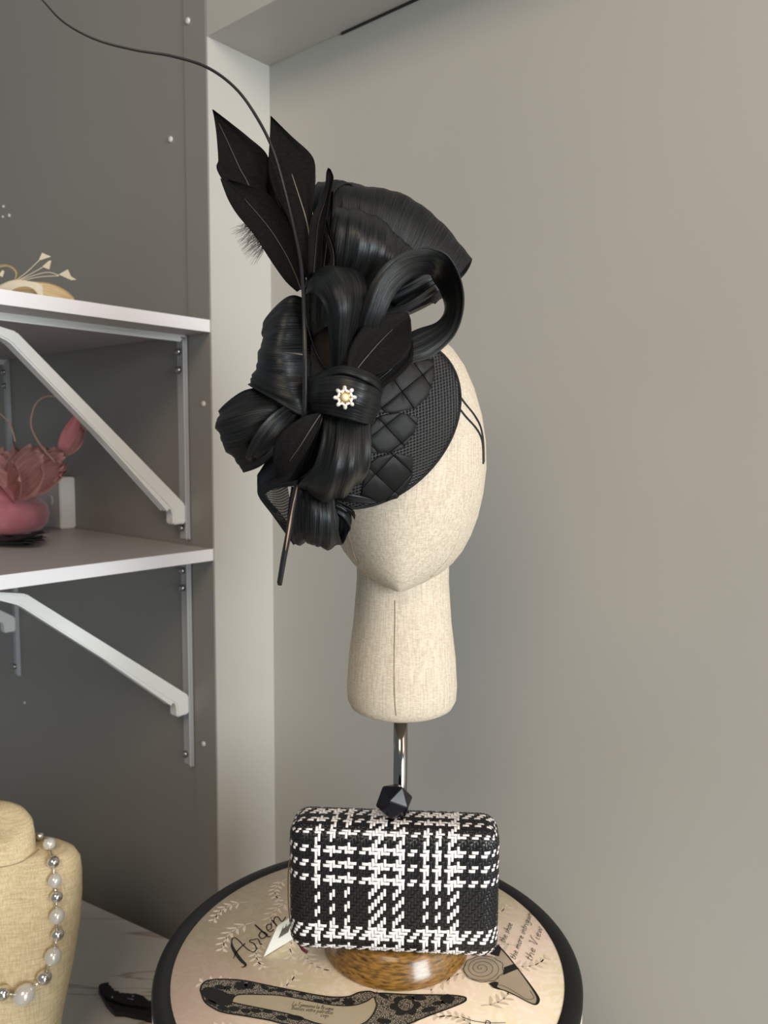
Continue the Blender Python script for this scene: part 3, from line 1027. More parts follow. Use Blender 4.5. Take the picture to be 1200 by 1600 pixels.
cp = onz(*zc((600, 560)), ZC)
clip = thing('hair_clip', 'black toothed plastic hair clip lying on the marble beside the hat box', 'hair clip', (cp.x, cp.y, ZC))
slab('toothed_jaw', [(140, 310), (160, 280), (190, 265), (300, 240), (302, 290), (345, 305), (345, 340), (380, 348), (386, 384), (455, 382), (475, 420), (530, 408), (560, 425), (600, 412), (640, 430),
                     (720, 420), (840, 460), (920, 540), (1100, 545), (1160, 600), (900, 640), (560, 590), (330, 520), (230, 460)], ZC + 0.0052, ZC + 0.010, 'clip', clip)
slab('lower_jaw', [(140, 325), (235, 450), (335, 520), (560, 590), (900, 630), (1170, 600), (1180, 740), (1040, 800), (900, 780), (850, 750), (700, 728), (550, 690), (400, 690), (345, 640), (250, 530)],
     ZC + 0.0002, ZC + 0.0075, 'clip', clip)
for q in ((360, 478), (682, 466)):
    p = onz(*zc(q), ZC)
    disc('rivet', Vector((p.x, p.y, ZC + 0.0098)), UP, 0.0016, 0.0008, 'screw', clip, seg=12)
p1, p2 = onz(*zc((590, 505)), ZC), onz(*zc((690, 522)), ZC)
tube('spring_wire', [p1 + UP * 0.0102, p2 + UP * 0.0102], 0.0005, 'screw', clip, 6)

# ------------------------------------------------------------------ woven clutch bag
W_, H_, T_ = 0.189, 0.121, 0.047
RB = 0.0145
ZB = ZL + 0.0284
bag_c = Vector((0.0112, 0.6880, ZB + H_ / 2 + 0.0006))
byaw = -0.068
bag = thing('clutch_bag', 'black and white woven tweed box clutch standing on the wooden base', 'clutch bag', (bag_c.x, bag_c.y, ZB))
cb, sb = math.cos(byaw), math.sin(byaw)


def bag_local(p):
    return Vector((bag_c.x + p[0] * cb - p[1] * sb, bag_c.y + p[0] * sb + p[1] * cb, bag_c.z + p[2]))


def bag_pt(a, b, h):
    x, y, z = a, -T_ / 2, b
    if abs(a) > W_ / 2:
        y += abs(a) - W_ / 2
        x = math.copysign(W_ / 2, a)
    if abs(b) > H_ / 2:
        y += abs(b) - H_ / 2
        z = math.copysign(H_ / 2, b)
    r = RB
    qx = max(-W_ / 2 + r, min(W_ / 2 - r, x))
    qz = max(-H_ / 2 + r, min(H_ / 2 - r, z))
    qy = max(-T_ / 2 + r, min(T_ / 2 - r, y))
    d = Vector((x - qx, y - qy, z - qz))
    d.normalize()
    o = Vector((qx, qy, qz)) + d * (r + h)
    if d.y < 0:
        o.y -= 0.004 * max(0, math.cos(math.pi * x / W_)) * max(0, math.cos(math.pi * z / H_)) * (-d.y)
    return bag_local(o)


bm = bmesh.new()
bmesh.ops.create_cube(bm, size=1.0)
for v in bm.verts:
    v.co = Vector((v.co.x * (W_ - .002), v.co.y * (T_ - .002), v.co.z * (H_ - .002)))
bmesh.ops.bevel(bm, geom=list(bm.edges), offset=RB - .001, segments=6, affect='EDGES', profile=0.5)
for v in bm.verts:
    v.co = bag_local(v.co)
from_bm('bag_shell', bm, 'bag_body', bag, True, label='black inner shell')
NC, NR_ = 70, 36
pc, pr = W_ / NC, H_ / NR_
wc = {9, 10, 14, 15, 19, 20, 27, 28, 29, 30, 31, 32, 35, 36, 37, 38, 45, 46, 49, 50, 53, 54, 55, 56}
wr = {0, 1, 5, 6, 9, 10, 13, 14, 27, 28, 29, 30, 33, 34, 35, -4, -5, -8, -9, -10, 38, 39}
SX, SY = int(T_ / pc), int(T_ / pr)
buf = {'b': ([], []), 'w': ([], [])}


def pad(a0, a1, b0, b1, vertical, col):
    V, F = buf[col]
    base = len(V)
    nl, nw = 5, 3
    for i in range(nl):
        for j in range(nw):
            s, w = i / (nl - 1), j / (nw - 1)
            hh = 0.00075 * (0.25 + 0.75 * math.sin(math.pi * min(1, max(0, s))) ** 0.5) if 0 < i < nl - 1 else 0.00005
            hh *= 1.0 if j == 1 else 0.45
            if vertical:
                a, b = a0 + (a1 - a0) * (0.08 + 0.83 * w), b0 + (b1 - b0) * (0.04 + 0.92 * s)
            else:
                a, b = a0 + (a1 - a0) * s, b0 + (b1 - b0) * (0.09 + 0.82 * w)
            V.append(bag_pt(a, b, hh))
    for i in range(nl - 1):
        for j in range(nw - 1):
            q = (base + i * nw + j, base + i * nw + j + 1, base + (i + 1) * nw + j + 1, base + (i + 1) * nw + j)
            F.append(q)


def visible(i, j):
    return (0 <= i < NC) or (0 <= j < NR_)


def up(i, j):
    return (i + j) % 4 < 2


# warp floats (vertical)
for i in range(-SX, NC + SX):
    for j in range(-SY, NR_ + SY):
        if not visible(i, j):
            continue
        if up(i, j) and not (up(i, j - 1) and visible(i, j - 1)):
            n_ = 2 if up(i, j + 1) and visible(i, j + 1) else 1
            a0 = -W_ / 2 + i * pc
            b1 = H_ / 2 - j * pr + 0.12 * pr
            pad(a0, a0 + pc, H_ / 2 - (j + n_) * pr - 0.12 * pr, b1, True, 'w' if i in wc else 'b')
        if not up(i, j) and not ((not up(i - 1, j)) and visible(i - 1, j)):
            n_ = 2 if (not up(i + 1, j)) and visible(i + 1, j) else 1
            a0 = -W_ / 2 + i * pc
            b0 = H_ / 2 - (j + 1) * pr
            pad(a0 - 0.1 * pc, a0 + n_ * pc + 0.1 * pc, b0, b0 + pr, False, 'w' if j in wr else 'b')
for key, nm, mt, lb in (('b', 'black_strands', 'strand_b', 'black woven strands'), ('w', 'white_strands', 'strand_w', 'white woven strands')):
    mesh(nm, buf[key][0], buf[key][1], mt, bag, True, label=lb, kind='stuff')

# faceted clasp on the top edge
cc = at(616, 1252, 0.686)
bm = bmesh.new()
bmesh.ops.create_icosphere(bm, subdivisions=1, radius=0.0178)
rot = Matrix.Rotation(0.35, 3, 'Z') @ Matrix.Rotation(0.45, 3, 'X') @ Matrix.Rotation(0.3, 3, 'Y')
for v in bm.verts:
    v.co = rot @ v.co
    v.co = Vector((v.co.x * 1.0, v.co.y * 0.8, v.co.z * 1.0)) + cc
bmesh.ops.bevel(bm, geom=list(bm.edges), offset=0.0006, segments=1, affect='EDGES')
from_bm('clasp', bm, 'clasp', bag, False, label='faceted black clasp')
tp = at(616, 1275, 0.690)
lathe('clasp_post', [(0.004, ZB + H_ - 0.001), (0.004, cc.z - 0.012)], (cc.x, cc.y + 0.002), 'clasp', bag, 16)

# swing tag
A_ = lidpt(412, 1496, 0.0008)
B_ = lidpt(468, 1462, 0.0008)
C_ = B_ + Vector((0.006, 0.006, 0.026))
D_ = at(434, 1446, A_.y + 0.012)
tag_o = mesh('price_tag', [A_, B_, C_, D_], [(0, 1, 2, 3)], 'card', bag, False, label='white folded price tag', solid=0.0006)
nrm = (B_ - A_).cross(D_ - A_).normalized()
if nrm.y > 0:
    nrm = -nrm
V, F = [], []
for k in range(9):
    s = 0.16 + 0.035 * k
    q0 = A_.lerp(B_, s + 0.10).lerp(D_.lerp(C_, s + .10), 0.42) + nrm * 0.0006
    q1 = A_.lerp(B_, s + 0.10).lerp(D_.lerp(C_, s + .10), 0.42 + (0.30 if k % 3 else 0.4)) + nrm * 0.0006
    d = (B_ - A_).normalized() * (0.0003 + 0.0002 * (k % 2))
    b = len(V)
    V += [q0 - d, q0 + d, q1 + d, q1 - d]
    F.append((b, b + 1, b + 2, b + 3))
mesh('barcode', V, F, 'ink', tag_o, False)
tube('maroon_ribbon', [at(462, 1466, 0.684), at(467, 1474, 0.680), at(473, 1483, 0.676), at(481, 1488, 0.675)], [0.0010, 0.0016, 0.0020, 0.0022], 'maroon', bag, 8, 14, flat=0.4, label='maroon ribbon end')
tube('tag_string', [at(459, 1335, 0.705), at(452, 1348, 0.704), at(450, 1375, 0.704), at(450.5, 1410, 0.703), at(453, 1440, 0.703)], 0.0006, 'string', bag, 6, 24, label='tan tag string')

# ------------------------------------------------------------------ black hat
DY = -0.017
hat = thing('black_hat', 'black silk and feather cocktail hat tilted on the linen head', 'hat', at(590, 665, 0.645))


def hp(p):
    return at(p[0], p[1], p[2] + DY)


def patch(name, rows, mat='silk', nr=40, nc=28, pleat=0.0012, freq=(3, 7, 13), seed=1, parent=None, solid=0.0007, label=None, ragged=0.0, ends=(1, 1)):
    """smooth sheet through a grid of points (photo x, photo y, depth); rows run along the fibres"""
    A = np.array([[list(hp(p)) for p in r] for r in rows])          # (len, across, 3)
    A = catmull(A, nr)
    A = np.swapaxes(catmull(np.swapaxes(A, 0, 1), nc), 0, 1)
    du = np.gradient(A, axis=0)
    dv = np.gradient(A, axis=1)
    n = np.cross(du, dv)
    n /= (np.linalg.norm(n, axis=2, keepdims=True) + 1e-12)
    g = np.random.default_rng(seed)
    v = np.linspace(0, 1, nc)
    u = np.linspace(0, 1, nr)
    h = np.zeros((nr, nc))
    for f, w in zip(freq, (1.0, 0.55, 0.3)):
        ph, dr = g.uniform(0, 6.28), g.uniform(-0.5, 0.5)
        h += w * np.sin(2 * np.pi * f * (v[None, :] + 0.06 * np.sin(3 * u[:, None] + ph)) + ph + dr * u[:, None])
    env = np.ones(nr)
    A = A + n * (h * pleat * 0.6 * env[:, None])[:, :, None]
    if ragged:
        A[:, 0] += dv[:, 0] * (g.standard_normal(nr) * ragged)[:, None]
        A[:, -1] += dv[:, -1] * (g.standard_normal(nr) * ragged)[:, None]
    verts = A.reshape(-1, 3)
    faces = [(i * nc + j, i * nc + j + 1, (i + 1) * nc + j + 1, (i + 1) * nc + j) for i in range(nr - 1) for j in range(nc - 1)]
    su, sv = 1.0, 1.0
    if mat.startswith('silk'):      # fibres keep their real width: UV in millimetres
        su = 1000 * np.linalg.norm(np.diff(A, axis=0), axis=2).sum(0).mean()
        sv = 1000 * np.linalg.norm(np.diff(A, axis=1), axis=2).sum(1).max()
    uv = np.stack(np.broadcast_arrays((u[:, None] + seed * 0.37) * su, (v[None, :] + seed * 0.61) * sv), axis=-1).reshape(-1, 2)
    return mesh(name, [Vector(q) for q in verts], faces, mat, parent or hat, True, uv, label, solid)


# woven sinamay base, domed, with bound rim
dc = Vector(hp((588, 662, .648)))
U_ = Vector(hp((719, 620, .664))) - dc
Vv = Vector(hp((593, 786, .650))) - dc
nrm = U_.cross(Vv).normalized()
if nrm.y > 0:
    nrm = -nrm
verts, faces, uv = [], [], []
rr_, ss_ = 14, 72
for i in range(rr_ + 1):
    f = i / rr_
    for k in range(ss_):
        w = 2 * math.pi * k / ss_
        p = dc + U_ * (f * math.cos(w)) + Vv * (f * math.sin(w)) + nrm * (0.012 * (1 - f ** 2.4))
        verts.append(p)
        uv.append((f * math.cos(w), f * math.sin(w)))
for i in range(rr_):
    for k in range(ss_):
        k2 = (k + 1) % ss_
        faces.append((i * ss_ + k, i * ss_ + k2, (i + 1) * ss_ + k2, (i + 1) * ss_ + k))
base_o = mesh('sinamay_base', verts, faces, 'sinamay', hat, True, uv, 'woven black sinamay base', 0.0012)
base_bvh = BVHTree.FromPolygons(verts, faces)
rim = [dc + U_ * math.cos(2 * math.pi * k / ss_) + Vv * math.sin(2 * math.pi * k / ss_) for k in range(ss_ + 1)]
tube('rim_binding', rim, 0.0013, 'binding', base_o, 10, label='bound rim')


def on_base(px, py, lift):
    r = ray(px, py).normalized()
    hit, n2, _, _ = base_bvh.ray_cast(CAM, r)
    if hit is None:
        g = at(px, py, .65 + DY)
        hit, n2, _, _ = base_bvh.find_nearest(g)
        hit = Vector((g.x, hit.y, g.z))
        n2 = nrm.copy()
    if n2.dot(r) > 0:
        n2 = -n2
    return hit + n2 * lift


# leaves plaited from satin quill strips
def clip_poly(subj, a, b):
    """keep the part of subj left of a->b"""
    out = []
    for i in range(len(subj)):
        p, q = subj[i], subj[(i + 1) % len(subj)]
        sp_ = (b[0] - a[0]) * (p[1] - a[1]) - (b[1] - a[1]) * (p[0] - a[0])
        sq_ = (b[0] - a[0]) * (q[1] - a[1]) - (b[1] - a[1]) * (q[0] - a[0])
        if sp_ >= 0:
            out.append(p)
        if sp_ * sq_ < 0:
            t = sp_ / (sp_ - sq_)
            out.append((p[0] + (q[0] - p[0]) * t, p[1] + (q[1] - p[1]) * t))
    return out


leaf_defs = [
    ([(586, 644), (590, 618), (600, 598), (618, 578), (640, 562), (677, 562), (677, 590), (668, 620), (648, 638), (615, 646)], (627, 612), -0.68, 0.95, 41),
    ([(575, 687), (577, 666), (594, 649), (623, 644), (653, 652), (647, 675), (630, 699), (610, 707), (577, 708)], (601, 665), -0.66, 0.82, 37),
    ([(563, 774), (568, 745), (576, 724), (590, 713), (615, 707), (644, 713), (643, 745), (632, 765), (620, 779), (586, 784)], (586, 740), -0.80, 0.75, 40),
]
for li, (outl, c, ang, ang2, step) in enumerate(leaf_defs):
    leaf = bpy.data.objects.new('plaited_leaf', None)
    C.objects.link(leaf)
    leaf.empty_display_size = 0.01
    leaf.parent = hat
    leaf['label'] = 'leaf plaited from black satin strips'
    area = sum(outl[i][0] * outl[(i + 1) % len(outl)][1] - outl[(i + 1) % len(outl)][0] * outl[i][1] for i in range(len(outl)))
    ol = outl if area > 0 else outl[::-1]
    e1 = np.array([math.cos(ang), math.sin(ang)])
    e2 = np.array([math.cos(ang2), math.sin(ang2)])
    for ii in range(-3, 4):
        for jj in range(-3, 4):
            q = list(ol)
            cell = [np.array(c) + e1 * step * (ii + da) + e2 * step * (jj + db) for da, db in ((0, 0), (1, 0), (1, 1), (0, 1))]
            cx = 0.5 * sum(cell[i][0] * cell[(i + 1) % 4][1] - cell[(i + 1) % 4][0] * cell[i][1] for i in range(4))
            if cx < 0:
                cell = cell[::-1]
            for i in range(4):
                if len(q) < 3:
                    break
                q = clip_poly(q, cell[i], cell[(i + 1) % 4])
            if len(q) < 3:
                continue
            ar = 0.5 * abs(sum(q[i][0] * q[(i + 1) % len(q)][1] - q[(i + 1) % len(q)][0] * q[i][1] for i in range(len(q))))
            if ar < 12:
                continue
            cen = np.mean(np.array(q), axis=0)
            odd = (ii + jj) % 2
            vv, ff = [], []
            m = len(q)
            for f_, lift in ((0.990, 0.0000), (0.975, 0.0007), (0.955, 0.0008), (0.5, 0.0009), (0.0, 0.0009)):
                for p in q:
                    pp = cen + (np.array(p) - cen) * f_
                    # each strip dives under its neighbour along one direction
                    tt = np.dot(np.array(p) - cen, e1 if odd else e2) / step
                    vv.append(on_base(pp[0], pp[1], lift + 0.0012 - 0.00012 * (abs(tt) * 2 * f_) ** 4))
            for r_ in range(4):
                for i in range(m):
                    i2 = (i + 1) % m
                    ff.append((r_ * m + i, r_ * m + i2, (r_ + 1) * m + i2, (r_ + 1) * m + i))
            mesh('satin_square', vv, ff, 'satin', leaf, True)

# ---- silk loops
patch('silk_fan', [
    [(500, 440, .690), (545, 450, .685), (590, 462, .68), (640, 488, .68)],
    [(492, 370, .678), (550, 375, .668), (620, 400, .664), (690, 462, .672)],
    [(488, 310, .682), (556, 310, .668), (645, 342, .668), (722, 425, .680)],
    [(494, 287, .695), (560, 290, .690), (656, 318, .690), (738, 404, .695)],
    [(500, 300, .722), (560, 305, .724), (650, 338, .722), (727, 428, .716)],
    [(512, 440, .724), (560, 440, .724), (620, 452, .724), (680, 475, .716)]], 'silk_fan', 60, 60, 0.0010, (3, 8, 15), 3, label='large silk fan loop at the crown')
patch('silk_fan', [
    [(476, 450, .650), (520, 455, .640), (560, 455, .640), (604, 452, .645)],
    [(488, 402, .640), (530, 396, .622), (582, 402, .620), (632, 425, .634)],
    [(503, 352, .640), (536, 345, .624), (588, 360, .624), (642, 400, .640)],
    [(511, 327, .655), (541, 325, .650), (592, 341, .650), (649, 395, .655)],
    [(511, 345, .674), (541, 345, .676), (592, 362, .676), (642, 405, .674)],
    [(500, 440, .676), (540, 440, .676), (580, 445, .676), (610, 450, .674)]], 'silk', 50, 48, 0.0011, (4, 9, 17), 5, label='glossy silk fan loop')
patch('silk_fold', [[(494, 430, .66), (512, 430, .655)], [(496, 350, .665), (512, 350, .66)], [(500, 300, .68), (522, 300, .672)], [(520, 281, .69), (548, 286, .684)], [(550, 300, .685), (566, 320, .68)], [(556, 350, .68), (574, 355, .676)]],
      'silk_fan', 40, 10, 0.0008, (1, 2, 4), 8)
patch('sheer_tail', [[(600, 500, .672), (618, 478, .672), (640, 462, .672)], [(640, 492, .670), (660, 462, .670), (680, 440, .672)], [(692, 466, .672), (704, 440, .674), (724, 408, .680)]],
      'sheer', 20, 16, 0.0004, (1, 2, 3), 4, solid=0, label='sheer net tail')
patch('silk_strip', [[(598, 500, .668), (598, 484, .668)], [(640, 484, .666), (638, 472, .666)], [(700, 447, .668), (692, 436, .668)]], 'silk', 20, 8, 0.0005, (1, 2, 3), 6)
patch('silk_strip', [[(590, 480, .667), (596, 460, .667)], [(630, 462, .665), (628, 446, .665)], [(688, 432, .667), (676, 420, .667)]], 'silk', 20, 8, 0.0005, (1, 2, 3), 9)
patch('silk_loop', [
    [(552, 540, .602), (570, 535, .599), (590, 530, .602)],
    [(562, 492, .594), (582, 492, .590), (602, 492, .594)],
    [(581, 440, .592), (601, 444, .590), (622, 454, .597)],
    [(616, 401, .594), (632, 414, .597), (650, 432, .608)],
    [(662, 387, .606), (667, 406, .614), (673, 430, .634)],
    [(698, 398, .616), (688, 418, .632), (676, 438, .658)],
    [(719, 436, .620), (705, 447, .638), (688, 458, .664)],
    [(724, 478, .616), (709, 481, .630), (694, 484, .652)],
    [(711, 522, .606), (697, 513, .614), (682, 503, .628)],
    [(677, 556, .600), (664, 537, .604), (650, 515, .614)],
    [(642, 569, .598), (632, 550, .602), (620, 532, .610)],
    [(604, 594, .602), (596, 576, .606), (588, 558, .612)]], 'silk', 90, 22, 0.0006, (2, 5, 9), 11, label='large open silk loop')
patch('silk_loop', [
    [(520, 582, .600), (530, 582, .596), (542, 582, .600)],
    [(516, 532, .590), (535, 526, .580), (554, 530, .598)],
    [(511, 492, .584), (538, 480, .572), (568, 475, .598)],
    [(502, 470, .584), (530, 440, .577), (571, 442, .610)],
    [(490, 458, .590), (514, 420, .593), (552, 420, .630)],
    [(477, 463, .600), (490, 430, .615), (520, 426, .645)],
    [(477, 500, .606), (484, 490, .630), (506, 480, .650)],
    [(492, 550, .606), (495, 550, .630), (508, 550, .640)],
    [(512, 584, .606), (512, 584, .620), (520, 584, .630)]], 'silk', 80, 30, 0.0009, (3, 6, 11), 13, label='upright glossy silk loop above the knot')
patch('silk_loop', [
    [(484, 470, .632), (486, 530, .620), (488, 590, .612), (486, 640, .602)],
    [(458, 461, .626), (446, 530, .606), (448, 590, .600), (470, 649, .596)],
    [(436, 473, .630), (421, 530, .610), (416, 585, .605), (426, 624, .600)],
    [(412, 505, .640), (408, 540, .630), (398, 580, .625), (388, 601, .620)],
    [(430, 510, .664), (426, 545, .660), (420, 590, .655), (415, 612, .648)],
    [(480, 480, .668), (478, 545, .664), (470, 600, .660), (465, 630, .650)]], 'silk', 46, 40, 0.0012, (3, 7, 12), 17, label='dark silk loop on the left')
patch('silk_loop', [
    [(475, 625, .632), (472, 650, .622), (468, 668, .622), (464, 695, .632)],
    [(425, 608, .622), (425, 642, .602), (420, 672, .606), (432, 708, .620)],
    [(384, 612, .622), (374, 652, .602), (382, 692, .604), (406, 727, .620)],
    [(346, 640, .632), (339, 664, .622), (353, 700, .622), (382, 737, .632)],
    [(362, 634, .662), (360, 668, .660), (374, 702, .660), (400, 730, .660)],
    [(450, 625, .664), (450, 650, .662), (450, 670, .662), (450, 700, .662)]], 'silk_fan', 46, 34, 0.0014, (3, 6, 12), 19, label='outermost silk loop on the left')
patch('silk_fold', [[(452, 630, .600), (466, 646, .602)], [(424, 648, .590), (444, 674, .592)], [(397, 680, .588), (424, 700, .590)], [(384, 712, .598), (408, 714, .598)], [(392, 722, .612), (420, 706, .612)]], 'silk', 34, 14, 0.0007, (2, 3, 6), 23)
patch('silk_loop', [
    [(507, 645, .590), (530, 648, .583), (552, 652, .583), (578, 658, .590)],
    [(503, 690, .580), (526, 695, .570), (554, 696, .570), (579, 704, .584)],
    [(491, 730, .580), (516, 740, .567), (550, 738, .568), (573, 736, .588)],
    [(471, 752, .590), (504, 771, .582), (541, 767, .588), (562, 752, .608)],
    [(467, 757, .604), (500, 779, .610), (537, 772, .618), (552, 752, .630)],
    [(472, 735, .618), (490, 730, .632), (520, 735, .642), (540, 720, .642)],
    [(487, 670, .618), (495, 670, .632), (520, 670, .642), (540, 670, .642)]], 'silk', 70, 36, 0.0014, (3, 5, 11), 29, label='silk loop hanging under the knot')
patch('silk_loop', [
    [(455, 760, .622), (480, 765, .612), (505, 770, .610), (522, 772, .616)],
    [(450, 800, .622), (480, 800, .605), (508, 806, .603), (526, 812, .614)],
    [(451, 834, .626), (480, 834, .610), (508, 841, .609), (530, 836, .620)],
    [(460, 850, .636), (482, 848, .626), (506, 857, .626), (536, 850, .634)],
    [(466, 840, .652), (492, 840, .652), (522, 842, .652), (546, 826, .650)],
    [(470, 780, .654), (500, 780, .654), (530, 782, .654), (548, 796, .650)]], 'silk', 46, 34, 0.0016, (3, 5, 9), 31, label='lowest silk loop beside the cheek')
patch('sheer_wing', [
    [(448, 722, .628), (448, 745, .624), (452, 775, .622), (458, 805, .624), (464, 846, .632)],
    [(425, 728, .630), (428, 755, .628), (434, 782, .628), (446, 812, .630), (459, 850, .634)],
    [(403, 742, .634), (403, 758, .634), (405, 776, .634), (428, 806, .634), (448, 830, .636)]], 'sheer', 26, 40, 0.0006, (2, 4, 6), 37, solid=0, label='sheer net wing')
patch('wing_edge', [[(407, 735, .632), (402, 742, .634)], [(414, 758, .632), (402, 760, .634)], [(418, 778, .631), (405, 777, .634)], [(440, 804, .631), (428, 808, .634)], [(462, 838, .632), (459, 852, .635)]], 'silk', 40, 8, 0.0003, (1, 2, 3), 38)
patch('wing_top', [[(402, 742, .633), (408, 762, .630), (412, 772, .628)], [(425, 712, .624), (430, 745, .622), (428, 764, .622)], [(470, 700, .618), (470, 735, .616), (470, 758, .616)]], 'silk', 20, 20, 0.0007, (2, 4, 6), 39)
patch('silk_curl', [[(515, 778, .630), (524, 790, .626), (528, 805, .630)], [(530, 786, .628), (540, 800, .628), (538, 815, .632)], [(546, 800, .632), (549, 815, .634), (545, 830, .638)], [(540, 835, .640), (538, 842, .642), (530, 848, .644)]], 'silk', 24, 16, 0.0009, (2, 3, 5), 41)
patch('knot_band', [
    [(476, 600, .632), (478, 622, .630), (483, 642, .632)],
    [(489, 588, .590), (487, 615, .583), (490, 643, .590)],
    [(530, 572, .573), (528, 611, .565), (527, 651, .571)],
    [(576, 583, .573), (573, 622, .567), (561, 660, .573)],
    [(597, 600, .598), (591, 631, .598), (581, 664, .598)],
    [(596, 612, .632), (592, 640, .632), (580, 662, .632)]], 'silk', 50, 30, 0.0005, (2, 5, 11), 43, label='silk band wrapped round the bow')
patch('knot_fold', [[(487, 592, .590), (487, 600, .586)], [(530, 571, .5705), (531, 583, .5665)], [(577, 581, .571), (578, 598, .567)], [(597, 597, .596), (595, 612, .595)], [(598, 604, .62), (596, 616, .62)]], 'silk', 40, 8, 0.0004, (1, 2, 3), 44)
patch('disc_tail', [[(510, 772, .636), (512, 780, .640)], [(545, 772, .634), (545, 784, .638)], [(575, 778, .640), (575, 787, .642)], [(588, 784, .646), (588, 786, .646)]], 'silk', 20, 6, 0.0002, (1, 2, 3), 45)

patch('dark_gap_backing', [[(470, 440, .672), (480, 500, .662), (490, 560, .655), (500, 600, .650)], [(520, 440, .680), (520, 500, .672), (525, 560, .664), (530, 600, .655)], [(580, 455, .684), (580, 500, .678), (580, 560, .668), (580, 600, .655)],
    [(632, 462, .684), (634, 500, .680), (634, 540, .668), (620, 590, .655)]], 'binding', 30, 30, 0.0008, (2, 4, 7), 46)  # dark sheet added behind the loops to keep their gaps black
# dark blob added behind the loops so the pale wall does not show through
bm = bmesh.new()
bmesh.ops.create_icosphere(bm, subdivisions=3, radius=1)
cen = Vector(hp((520, 612, .628)))
for v in bm.verts:
    v.co = Vector((v.co.x * 0.030, v.co.y * 0.020, v.co.z * 0.050)) + cen
    v.co += Vector((math.sin(v.co.z * 400), 0, math.cos(v.co.x * 300))) * 0.0008
from_bm('bow_dark_fill', bm, 'binding', hat, True)


# ---- feathers
def feather(rows, ribs, ywid=(.65, .645, .65), rib_r=(0.0007, 0.0003), rib_mat='rachis', seed=1, mat='feather', rib_ext=0, cup=0.003, ragged=0.0, label=None):
    """rows from shaft end to tip: (left, rib, right) in photo points"""
    grid = []
    for i, r in enumerate(rows):
        f = i / (len(rows) - 1)
        y = ywid[0] * (1 - f) + ywid[2] * f if len(ywid) == 3 else ywid[0]
        if len(ywid) == 3:
            y = (1 - f) ** 2 * ywid[0] + 2 * f * (1 - f) * ywid[1] + f ** 2 * ywid[2]
        (a, b, c) = r
        grid.append([(*a, y - cup), (*((np.array(a) + np.array(b)) / 2), y - cup * 0.25), (*b, y), (*((np.array(b) + np.array(c)) / 2), y - cup * 0.25), (*c, y - cup)])
    v = patch('feather', grid, mat, 44, 22, 0.00018, (4, 9, 17), seed, solid=0.0003, label=label, ragged=ragged)
    pts = []
    for i in ribs:
        g = grid[i]
        pts.append(hp((g[2][0], g[2][1], g[2][2] - 0.0006)))
    n = len(pts)
    tube('feather_shaft', pts, list(np.linspace(rib_r[0], rib_r[1], n)), rib_mat, v, 6, n * 6)
    return v


feather([[(440, 420), (446, 416), (452, 410)], [(392, 345), (410, 340), (430, 340)], [(342, 272), (388, 288), (417, 296)], [(341, 250), (376, 266), (418, 280)], [(340, 232), (364, 240), (418, 243)],
         [(338, 208), (354, 218), (388, 214)], [(335, 186), (342, 193), (358, 190)], [(332, 171), (332.6, 171.6), (333.2, 171.2)]], range(1, 7), (.645, .665, .66), seed=51, cup=0.002, label='tallest feather on the left')
feather([[(464, 456), (470, 452), (475, 450)], [(445, 438), (462, 430), (473, 420)], [(421, 404), (448, 400), (469, 385)], [(398, 368), (426, 364), (459, 354)], [(372, 337), (404, 336), (440, 327)], [(358, 315), (381, 310), (416, 300)],
         [(350, 296), (364, 294), (390, 290)], [(344, 279), (352, 280), (360, 281)]], range(0, 6), (.625, .655, .648), seed=52, cup=0.002, label='broad lower left feather')
feather([[(470, 440), (474, 440), (478, 440)], [(428, 355), (450, 355), (475, 355)], [(404, 300), (430, 305), (466, 310)], [(404, 262), (424, 272), (450, 280)], [(414, 243), (424, 248), (436, 255)]], range(0, 4), (.640, .672, .678), seed=53, rib_mat='quill')
feather([[(482, 442), (490, 438), (496, 436)], [(470, 412), (487, 410), (495, 408)], [(460, 368), (483, 366), (490, 366)], [(446, 333), (477, 338), (488, 338)], [(428, 300), (467, 306), (491, 305)], [(419, 265), (456, 272), (493, 274)],
         [(420, 238), (446, 246), (488, 244)], [(422, 208), (434, 214), (456, 213)], [(423, 181), (423.6, 182), (424.4, 182)]], range(0, 6), (.615, .645, .65), rib_mat='rachis_pale', rib_r=(.0008, .0003), seed=54, cup=0.002, label='broad upright feather with pale shaft')
feather([[(482, 430), (490, 430), (500, 428)], [(482, 380), (494, 380), (504, 376)], [(485, 346), (498, 345), (511, 338)], [(498, 315), (508, 314), (516, 305)], [(508, 290), (514, 290), (520, 285)], [(510, 270), (514, 272), (521, 276)], [(513, 262), (514, 263), (516, 264)]],
        range(0, 5), (.615, .64, .642), seed=55, cup=0.003, rib_r=(.0005, .0002), rib_mat='quill', label='slim curved feather')
feather([[(500, 425), (505, 425), (512, 424)], [(506, 370), (512, 368), (517, 366)], [(511, 330), (516, 328), (520, 326)], [(517, 300), (519, 299), (521, 298)]], range(0, 3), (.625, .635, .64), seed=56, rib_mat='quill')
feather([[(515, 430), (521, 430), (528, 425)], [(516, 400), (521, 395), (524, 390)], [(510, 370), (512, 365), (516, 362)], [(508, 340), (509, 340), (510, 340)]], range(0, 3), (.618, .62, .63), seed=57, rib_mat='quill')
feather([[(540, 584), (552, 584), (566, 592)], [(547, 543), (572, 559), (612, 576)], [(569, 508), (594, 534), (640, 548)], [(597, 492), (614, 514), (643, 521)], [(637, 488), (640, 494), (642, 500)]], range(0, 4), (.588, .590, .606), rib_mat='rachis', rib_r=(.0005, .0002), seed=58, cup=0.001,
        label='dark feather inside the open loop')
feather([[(565, 600), (580, 602), (598, 606)], [(590, 570), (612, 576), (632, 580)], [(622, 545), (634, 552), (645, 558)], [(640, 528), (643, 530), (645, 534)]], range(0, 3), (.594, .594, .604), seed=59, rib_mat='quill', cup=0.001)
